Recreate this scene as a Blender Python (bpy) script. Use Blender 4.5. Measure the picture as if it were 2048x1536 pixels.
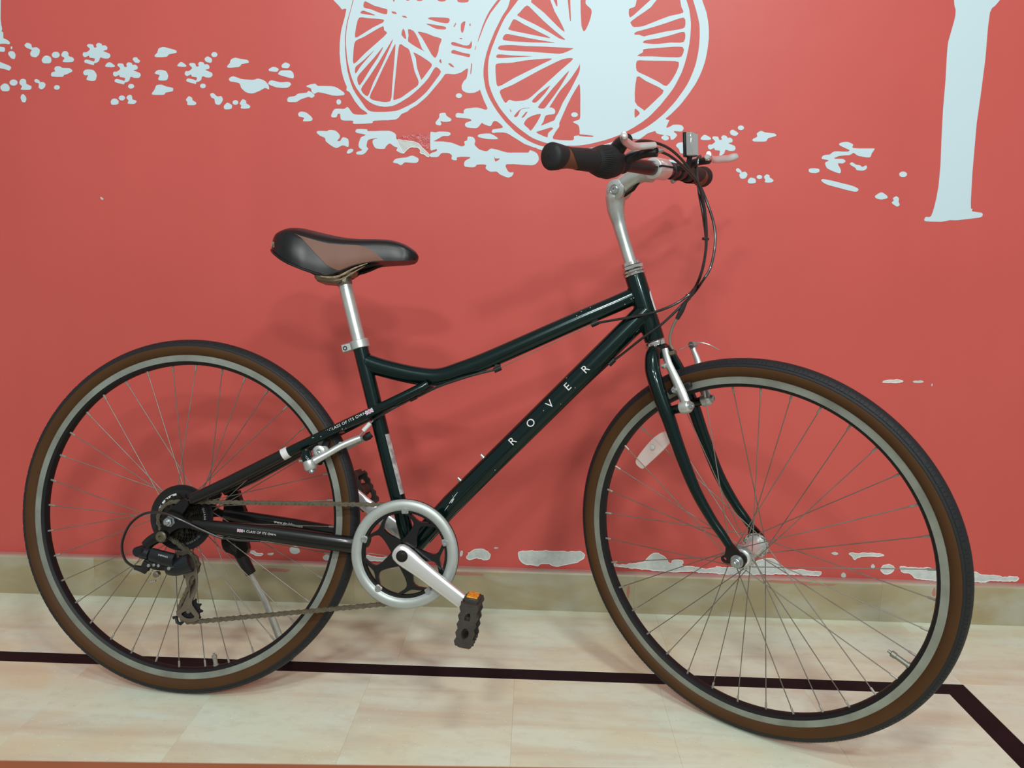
import bpy, bmesh, math, random
from mathutils import Vector, Matrix
from mathutils.geometry import tessellate_polygon
random.seed(7)
for o in list(bpy.data.objects): bpy.data.objects.remove(o)
scn=bpy.context.scene; COL=scn.collection
PI=math.pi; cos=math.cos; sin=math.sin
V=Vector
# ---------------------------------------------------------------- camera
def basis(o,x,y,z):
    return Matrix(((x[0],y[0],z[0],o[0]),(x[1],y[1],z[1],o[1]),(x[2],y[2],z[2],o[2]),(0,0,0,1)))
cam=bpy.data.cameras.new('camera'); cam_o=bpy.data.objects.new('camera',cam); COL.objects.link(cam_o)
cr,cu,cf=V((0.999322,0.030687,0.020324)),V((-0.024732,0.150877,0.988243)),V((-0.027260,0.988076,-0.151534))
cam_o.matrix_world=basis((0.000000,0.000000,0.837269),cr,cu,-cf)
cam.sensor_fit='HORIZONTAL'; cam.sensor_width=36; cam.lens=36*1539.880/2048; cam.clip_start=.02
cam.dof.use_dof=True; cam.dof.focus_distance=1.42; cam.dof.aperture_fstop=10.5
scn.camera=cam_o
# ---------------------------------------------------------------- light
w=bpy.data.worlds.new('room_air'); scn.world=w; w.use_nodes=True
w.node_tree.nodes['Background'].inputs[0].default_value=(.965,1,1,1)
w.node_tree.nodes['Background'].inputs[1].default_value=.42
def area(name,loc,target,sx,sy,power,col=(.97,1,.99)):
    l=bpy.data.lights.new(name,'AREA'); l.shape='RECTANGLE'; l.size=sx; l.size_y=sy; l.energy=power; l.color=col
    o=bpy.data.objects.new(name,l); COL.objects.link(o); o.location=loc
    o.rotation_euler=(V(target)-V(loc)).to_track_quat('-Z','Y').to_euler(); return o
for lx,ly,pw in ((-.55,-.95,23),(.95,-.95,21),(-.55,-2.5,30),(.95,-2.5,30),(.25,.15,12)):  # last entry is an added fill aimed down to brighten the floor
    area('ceiling_and_fill_lamp',(lx,ly,2.7),(.15,1.6,.4) if ly<0 else (.25,.5,0),.32,.16,pw)
scn.view_settings.view_transform='Standard'; scn.view_settings.look='None'; scn.view_settings.gamma=1
scn.view_settings.use_curve_mapping=False; scn.view_settings.exposure=0.0
# ---------------------------------------------------------------- materials
MATS={}
def mat(name,col,rough=.5,metal=0.,coat=0.,spec=.5,noise=None,bump=0.,bscale=60.,trans=0.,alpha=1.,aniso=0.):
    """principled material; noise=(scale,amount,second colour) mixes a second colour in along object-space noise"""
    m=bpy.data.materials.new(name); m.use_nodes=True; nt=m.node_tree; b=nt.nodes['Principled BSDF']
    b.inputs['Base Color'].default_value=(*col,1); b.inputs['Roughness'].default_value=rough
    b.inputs['Metallic'].default_value=metal; b.inputs['Specular IOR Level'].default_value=spec
    b.inputs['Coat Weight'].default_value=coat; b.inputs['Coat Roughness'].default_value=.08
    b.inputs['Transmission Weight'].default_value=trans; b.inputs['Alpha'].default_value=alpha
    tc=nt.nodes.new('ShaderNodeTexCoord')
    if noise:
        n=nt.nodes.new('ShaderNodeTexNoise'); n.inputs['Scale'].default_value=noise[0]; n.inputs['Detail'].default_value=6
        nt.links.new(tc.outputs['Object'],n.inputs['Vector'])
        r=nt.nodes.new('ShaderNodeValToRGB'); r.color_ramp.elements[0].position=.5-noise[1]; r.color_ramp.elements[1].position=.5+noise[1]
        r.color_ramp.elements[0].color=(*col,1); r.color_ramp.elements[1].color=(*noise[2],1)
        nt.links.new(n.outputs['Fac'],r.inputs['Fac']); nt.links.new(r.outputs['Color'],b.inputs['Base Color'])
    if bump:
        n=nt.nodes.new('ShaderNodeTexNoise'); n.inputs['Scale'].default_value=bscale; n.inputs['Detail'].default_value=4
        nt.links.new(tc.outputs['Object'],n.inputs['Vector'])
        bp=nt.nodes.new('ShaderNodeBump'); bp.inputs['Strength'].default_value=bump; bp.inputs['Distance'].default_value=.002
        nt.links.new(n.outputs['Fac'],bp.inputs['Height']); nt.links.new(bp.outputs['Normal'],b.inputs['Normal'])
    MATS[name]=m; return m
mat('green_paint',(.0013,.0105,.0095),.22,.5,.35,spec=.25,noise=(900,.3,(.002,.017,.0155)))
mat('black_paint',(.004,.0045,.0045),.25,0,.2,spec=.35)
mat('black_plastic',(.009,.0095,.0105),.45,spec=.35,bump=.1,bscale=900)
mat('black_rubber',(.011,.012,.013),.6,spec=.35,bump=.2,bscale=1200)
mat('tread_rubber',(.0085,.010,.012),.55,spec=.35,bump=.3,bscale=900)
mat('tan_rubber',(.07,.031,.0095),.62,spec=.22,noise=(14,.3,(.056,.024,.007)))
mat('brown_leather',(.135,.05,.025),.45,spec=.35)
mat('black_leather',(.005,.0053,.006),.34,spec=.38)
mat('rim_alloy',(.31,.345,.305),.42,.5,noise=(26,.22,(.21,.23,.195)))
mat('rim_black',(.008,.008,.009),.5,0,spec=.25)
mat('silver_alloy',(.56,.60,.57),.36,.7,noise=(120,.3,(.47,.50,.48)))
mat('satin_alloy',(.43,.475,.45),.42,.45,noise=(90,.3,(.38,.42,.40)))
mat('bright_alloy',(.75,.77,.76),.3,.7)
mat('chrome',(.75,.76,.75),.14,1.,noise=(60,.25,(.6,.58,.54)))
mat('spoke_steel',(.24,.225,.195),.5,.6,noise=(30,.3,(.14,.125,.1)))
mat('chain_steel',(.22,.20,.145),.42,.75,noise=(220,.3,(.11,.095,.065)))
mat('cage_steel',(.27,.245,.195),.36,.85,noise=(60,.3,(.2,.17,.13)))
mat('greasy_steel',(.035,.03,.02),.4,.6,noise=(150,.3,(.015,.013,.009)))
mat('zinc',(.42,.46,.46),.3,.85)
mat('bar_paint',(.03,.014,.016),.33,.2,.2)
mat('derailleur_paint',(.009,.0125,.0155),.33,.2,.25,spec=.35)
mat('cable_jacket',(.008,.008,.008),.3,0,.3)
mat('decal_white',(.62,.63,.62),.5)
mat('decal_pink',(.55,.2,.25),.5)
mat('decal_blue',(.09,.1,.26),.5)
mat('foam',(.36,.28,.17),.8,noise=(200,.2,(.14,.1,.06)))
mat('clear_plastic',(.86,.78,.74),.25,spec=.6,alpha=.62)
mat('reflector_clear',(.5,.53,.52),.12,.5,.5,noise=(2600,.12,(.3,.32,.31)))
mat('amber_plastic',(.9,.42,.008),.22,0,.5,noise=(160,.12,(.55,.17,.004)))
mat('pedal_plastic',(.02,.018,.016),.5,noise=(40,.3,(.045,.038,.03)),bump=.3,bscale=300)
mat('nipple_brass',(.32,.31,.27),.45,.6)
mat('valve_metal',(.20,.21,.17),.45,.5)
mat('mural_white',(.515,.665,.715),.5)
mat('plaster',(.60,.66,.63),.8,noise=(70,.28,(.45,.50,.47)),bump=.6,bscale=220)
mat('plaster_rim',(.78,.77,.74),.8)
mat('strip_marble',(.010,.006,.0085),.45,spec=.08,noise=(26,.3,(.017,.010,.013)))
mat('grout',(.40,.37,.28),.8)
mat('bench_wood',(.24,.085,.035),.5,noise=(6,.3,(.20,.065,.025)))
def nodes(m): return m.node_tree,m.node_tree.nodes,m.node_tree.links
def wall_mat():
    m=mat('red_wall',(.53,.091,.077),.42,spec=.3); nt,N,L=nodes(m); b=N['Principled BSDF']; tc=N['Texture Coordinate']
    n=N.new('ShaderNodeTexNoise'); n.inputs['Scale'].default_value=2.2; n.inputs['Detail'].default_value=5; L.new(tc.outputs['Object'],n.inputs['Vector'])
    r=N.new('ShaderNodeValToRGB'); r.color_ramp.elements[0].position=.3; r.color_ramp.elements[1].position=.7
    r.color_ramp.elements[0].color=(.515,.087,.073,1); r.color_ramp.elements[1].color=(.545,.096,.081,1)
    L.new(n.outputs['Fac'],r.inputs['Fac'])
    # faint vertical brush streaks
    mp=N.new('ShaderNodeMapping'); mp.inputs['Scale'].default_value=(9,9,.8); L.new(tc.outputs['Object'],mp.inputs['Vector'])
    n2=N.new('ShaderNodeTexNoise'); n2.inputs['Scale'].default_value=1.5; n2.inputs['Detail'].default_value=3; L.new(mp.outputs['Vector'],n2.inputs['Vector'])
    mx=N.new('ShaderNodeMixRGB'); mx.blend_type='MIX'; r2=N.new('ShaderNodeValToRGB'); r2.color_ramp.elements[0].position=.45; r2.color_ramp.elements[1].position=.75
    r2.color_ramp.elements[0].color=(0,0,0,1); r2.color_ramp.elements[1].color=(.35,.35,.35,1); L.new(n2.outputs['Fac'],r2.inputs['Fac'])
    L.new(r2.outputs['Color'],mx.inputs['Fac']); L.new(r.outputs['Color'],mx.inputs[1]); mx.inputs[2].default_value=(.495,.082,.068,1)
    L.new(mx.outputs['Color'],b.inputs['Base Color'])
    bn=N.new('ShaderNodeTexNoise'); bn.inputs['Scale'].default_value=9; bn.inputs['Detail'].default_value=8; L.new(tc.outputs['Object'],bn.inputs['Vector'])
    bp=N.new('ShaderNodeBump'); bp.inputs['Strength'].default_value=.25; bp.inputs['Distance'].default_value=.004
    L.new(bn.outputs['Fac'],bp.inputs['Height']); L.new(bp.outputs['Normal'],b.inputs['Normal'])
wall_mat()
mat('red_patch',(.47,.075,.075),.25,bump=.8,bscale=130)
def marble(name,base,warm,grey,rough,scale,flecks):
    m=mat(name,base,rough,spec=.35); nt,N,L=nodes(m); b=N['Principled BSDF']
    geo=N.new('ShaderNodeNewGeometry'); oi=N.new('ShaderNodeObjectInfo')
    ad=N.new('ShaderNodeVectorMath'); ad.operation='MULTIPLY_ADD'; ad.inputs[1].default_value=(1,1.7,2)
    cb=N.new('ShaderNodeCombineXYZ'); ml=N.new('ShaderNodeMath'); ml.operation='MULTIPLY'; ml.inputs[1].default_value=0.6
    L.new(oi.outputs['Random'],ml.inputs[0]); L.new(ml.outputs[0],cb.inputs[0]); L.new(ml.outputs[0],cb.inputs[2])
    L.new(geo.outputs['Position'],ad.inputs[0]); L.new(cb.outputs[0],ad.inputs[2]); P=ad.outputs[0]
    def noise(s,det,dist=0.):
        n=N.new('ShaderNodeTexNoise'); n.inputs['Scale'].default_value=s; n.inputs['Detail'].default_value=det; n.inputs['Distortion'].default_value=dist
        L.new(P,n.inputs['Vector']); return n
    def ramp(src,a,b_,c0=(0,0,0,1),c1=(1,1,1,1)):
        r=N.new('ShaderNodeValToRGB'); r.color_ramp.elements[0].position=a; r.color_ramp.elements[1].position=b_
        r.color_ramp.elements[0].color=c0; r.color_ramp.elements[1].color=c1; L.new(src,r.inputs['Fac']); return r.outputs['Color']
    def mix(f,a,c):
        x=N.new('ShaderNodeMixRGB'); L.new(f,x.inputs['Fac']); L.new(a,x.inputs[1]); x.inputs[2].default_value=(*c,1); return x.outputs['Color']
    rgb=N.new('ShaderNodeRGB'); rgb.outputs[0].default_value=(*base,1); c=rgb.outputs[0]
    c=mix(ramp(noise(scale,7,.8).outputs['Fac'],.40,.68),c,warm)
    c=mix(ramp(noise(scale*1.7,6,.4).outputs['Fac'],.5,.78),c,grey)
    if flecks:                                   # brownish pink bands running with the wall
        mp=N.new('ShaderNodeMapping'); mp.inputs['Scale'].default_value=(.8,3.6,1); mp.inputs['Rotation'].default_value=(0,0,.12); L.new(P,mp.inputs['Vector'])
        bn=N.new('ShaderNodeTexNoise'); bn.inputs['Scale'].default_value=2.3; bn.inputs['Detail'].default_value=9; bn.inputs['Distortion'].default_value=.5; L.new(mp.outputs['Vector'],bn.inputs['Vector'])
        c=mix(ramp(bn.outputs['Fac'],.52,.70,(0,0,0,1),(.75,.75,.75,1)),c,(.56,.485,.345))
        c=mix(ramp(noise(34,4).outputs['Fac'],.5,.8,(0,0,0,1),(.5,.5,.5,1)),c,(.53,.53,.41))
    def flk(vs,fs,thr,colr,st=(1,1,1)):
        mp=N.new('ShaderNodeMapping'); mp.inputs['Scale'].default_value=st; mp.inputs['Rotation'].default_value=(0,0,fs); L.new(P,mp.inputs['Vector'])
        v=N.new('ShaderNodeTexVoronoi'); v.inputs['Scale'].default_value=vs; v.inputs['Randomness'].default_value=1; L.new(mp.outputs['Vector'],v.inputs['Vector'])
        g=N.new('ShaderNodeMath'); g.operation='LESS_THAN'; L.new(v.outputs['Distance'],g.inputs[0]); 
        # size varies cell by cell, so only some cells show a fleck
        sp=N.new('ShaderNodeSeparateColor'); L.new(v.outputs['Color'],sp.inputs[0])
        q=N.new('ShaderNodeMath'); q.operation='SUBTRACT'; L.new(sp.outputs[0],q.inputs[0]); q.inputs[1].default_value=1-thr
        q2=N.new('ShaderNodeMath'); q2.operation='MULTIPLY'; L.new(q.outputs[0],q2.inputs[0]); q2.inputs[1].default_value=.9
        L.new(q2.outputs[0],g.inputs[1]); return g.outputs[0]
    if flecks:
        for vs,fs,thr,cc,st in ((75,.5,.22,(.84,.86,.74),(1,2.4,1)),(75,-.7,.19,(.82,.84,.72),(2.2,1,1)),(120,.1,.17,(.32,.30,.22),(1,1.6,1))):
            c=mix(flk(vs,fs,thr,cc,st),c,cc)
    L.new(c,b.inputs['Base Color'])
marble('floor_marble',(.67,.735,.585),(.65,.61,.42),(.625,.72,.615),.3,3.2,True)
marble('skirting_marble',(.36,.325,.205),(.33,.265,.15),(.40,.40,.32),.4,4.5,False)
mat('skirting_top',(.46,.20,.19),.6,noise=(26,.22,(.38,.28,.22)))
mat('red_smear',(.40,.17,.13),.6)
# ---------------------------------------------------------------- mesh helpers
class MB:
    def __init__(s): s.v=[]; s.f=[]; s.m=[]
    def add(s,vs,fs,mi=0):
        b=len(s.v); s.v+=[tuple(q) for q in vs]; s.f+=[tuple(b+i for i in f) for f in fs]; s.m+=[mi]*len(fs); return s
    def tube(s,path,r,n=12,caps=True,sm=0,sq=None,up=None,mi=0):
        """tube along path; r number or list; sq=(a,b) squashes the section; sm = Catmull-Rom steps"""
        P=[V(q) for q in path]; rr=[r]*len(P) if not hasattr(r,'__len__') else list(r)
        if sm: P,rr=crom(P,rr,sm)
        T=[]
        for i in range(len(P)):
            a=P[max(i-1,0)]; b=P[min(i+1,len(P)-1)]; T.append((b-a).normalized())
        ref=V(up) if up else (V((0,1,0)) if abs(T[0].y)<.9 else V((0,0,1)))
        x=(ref-T[0]*ref.dot(T[0])).normalized(); vs=[]; a,b=sq or (1,1)
        for i in range(len(P)):
            x=(x-T[i]*x.dot(T[i])).normalized(); y=T[i].cross(x)
            for k in range(n):
                t=2*PI*k/n; vs.append(P[i]+x*(cos(t)*rr[i]*a)+y*(sin(t)*rr[i]*b))
        fs=[]; m=len(P)
        for i in range(m-1):
            for k in range(n):
                k2=(k+1)%n; fs.append((i*n+k,i*n+k2,(i+1)*n+k2,(i+1)*n+k))
        if caps: fs.append(tuple(range(n-1,-1,-1))); fs.append(tuple((m-1)*n+k for k in range(n)))
        return s.add(vs,fs,mi)
    def lathe(s,o,ax,prof,n=24,mi=0,closed=False):
        """revolve prof [(along, radius)] around the axis ax through o"""
        o=V(o); ax=V(ax).normalized(); x=ax.orthogonal().normalized(); y=ax.cross(x); vs=[]; fs=[]; m=len(prof)
        for (h,r) in prof:
            for k in range(n):
                t=2*PI*k/n; vs.append(o+ax*h+x*(cos(t)*r)+y*(sin(t)*r))
        for i in range(m if closed else m-1):
            j=(i+1)%m
            for k in range(n):
                k2=(k+1)%n; fs.append((i*n+k,i*n+k2,j*n+k2,j*n+k))
        if not closed:
            if prof[0][1]>1e-5: fs.append(tuple(range(n-1,-1,-1)))
            if prof[-1][1]>1e-5: fs.append(tuple((m-1)*n+k for k in range(n)))
        return s.add(vs,fs,mi)
    def plate(s,out,y0,y1,holes=(),M=None,mi=0,dome=0.,inset=0.):
        """outline (x,z) with holes, extruded from y0 to y1; a small inset chamfers the y0 face"""
        loops=[[V((q[0],0,q[1])) for q in l] for l in [out]+list(holes)]
        tri=tessellate_polygon(loops); flat=[q for l in loops for q in l]; n=len(flat); vs=[]; fs=[]
        c=sum(flat,V())/n
        def shr(q): 
            return q+(c-q)*inset
        A=[V((shr(q).x,y0,shr(q).z)) for q in flat]; B=[V((q.x,y1,q.z)) for q in flat]
        vs=A+B; fs=[tuple(t) for t in tri]+[tuple(n+i for i in reversed(t)) for t in tri]
        b=0
        for l in loops:
            k=len(l)
            for i in range(k): fs.append((b+i,b+(i+1)%k,n+b+(i+1)%k,n+b+i))
            b+=k
        if M: vs=[M@q for q in vs]
        return s.add(vs,fs,mi)
    def box(s,c,d,M=None,bev=.12,mi=0):
        """box with chamfered edges, d full sizes"""
        h=[q/2 for q in d]; e=min(h)*bev*2; vs=[]; fs=[]
        for sx in(-1,1):
            for sy in(-1,1):
                for sz in(-1,1):
                    for k in range(3):
                        q=[sx*h[0],sy*h[1],sz*h[2]]
                        for j in range(3):
                            if j!=k: q[j]-=(1 if q[j]>0 else -1)*e
                        vs.append(V(q))
        bm=bmesh.new(); [bm.verts.new(q) for q in vs]; r=bmesh.ops.convex_hull(bm,input=bm.verts); bm.verts.index_update()
        vs=[q.co.copy() for q in bm.verts]; fs=[tuple(q.index for q in f.verts) for f in bm.faces]; bm.free()
        c=V(c); vs=[(M@q if M else q)+c for q in vs]
        return s.add(vs,fs,mi)
    def build(s,name,mats,parent=None,M=None,smooth=40,link=True):
        me=bpy.data.meshes.new(name); me.from_pydata(s.v,[],s.f)
        for p,i in zip(me.polygons,s.m): p.material_index=i
        me.validate()
        bm=bmesh.new(); bm.from_mesh(me); bmesh.ops.remove_doubles(bm,verts=bm.verts,dist=1e-6); bmesh.ops.recalc_face_normals(bm,faces=bm.faces); 
        nf=len(bm.faces); bm.to_mesh(me); bm.free()
        for q in (mats if isinstance(mats,(list,tuple)) else [mats]): me.materials.append(MATS[q])
        if smooth:
            for p in me.polygons: p.use_smooth=True
            me.set_sharp_from_angle(angle=math.radians(smooth))
        return ob(name,me,parent,M)
def ob(name,data,parent=None,M=None):
    o=bpy.data.objects.new(name,data); COL.objects.link(o)
    if parent: o.parent=parent
    if M is not None: o.matrix_basis=M
    return o
def crom(P,rr,k):
    Q=[];R_=[];n=len(P)
    for i in range(n-1):
        p0=P[max(i-1,0)];p1=P[i];p2=P[i+1];p3=P[min(i+2,n-1)]
        for j in range(k):
            t=j/k; Q.append(.5*((2*p1)+(p2-p0)*t+(2*p0-5*p1+4*p2-p3)*t*t+(3*p1-p0-3*p2+p3)*t**3)); R_.append(rr[i]*(1-t)+rr[i+1]*t)
    return Q+[P[-1]],R_+[rr[-1]]
def circ(cx,cz,r,n=24,a0=0): return [(cx+r*cos(a0+2*PI*k/n),cz+r*sin(a0+2*PI*k/n)) for k in range(n)]
def rnd(poly,k=2):
    for _ in range(k):
        Q=[]
        for i in range(len(poly)):
            a,b=poly[i],poly[(i+1)%len(poly)]; Q+=[(.75*a[0]+.25*b[0],.75*a[1]+.25*b[1]),(.25*a[0]+.75*b[0],.25*a[1]+.75*b[1])]
        poly=Q
    return poly
def tag(o,label,cat=None,group=None,kind=None):
    if label: o['label']=label
    if cat: o['category']=cat
    if group: o['group']=group
    if kind: o['kind']=kind
    return o
I4=Matrix.Identity(4)
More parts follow.
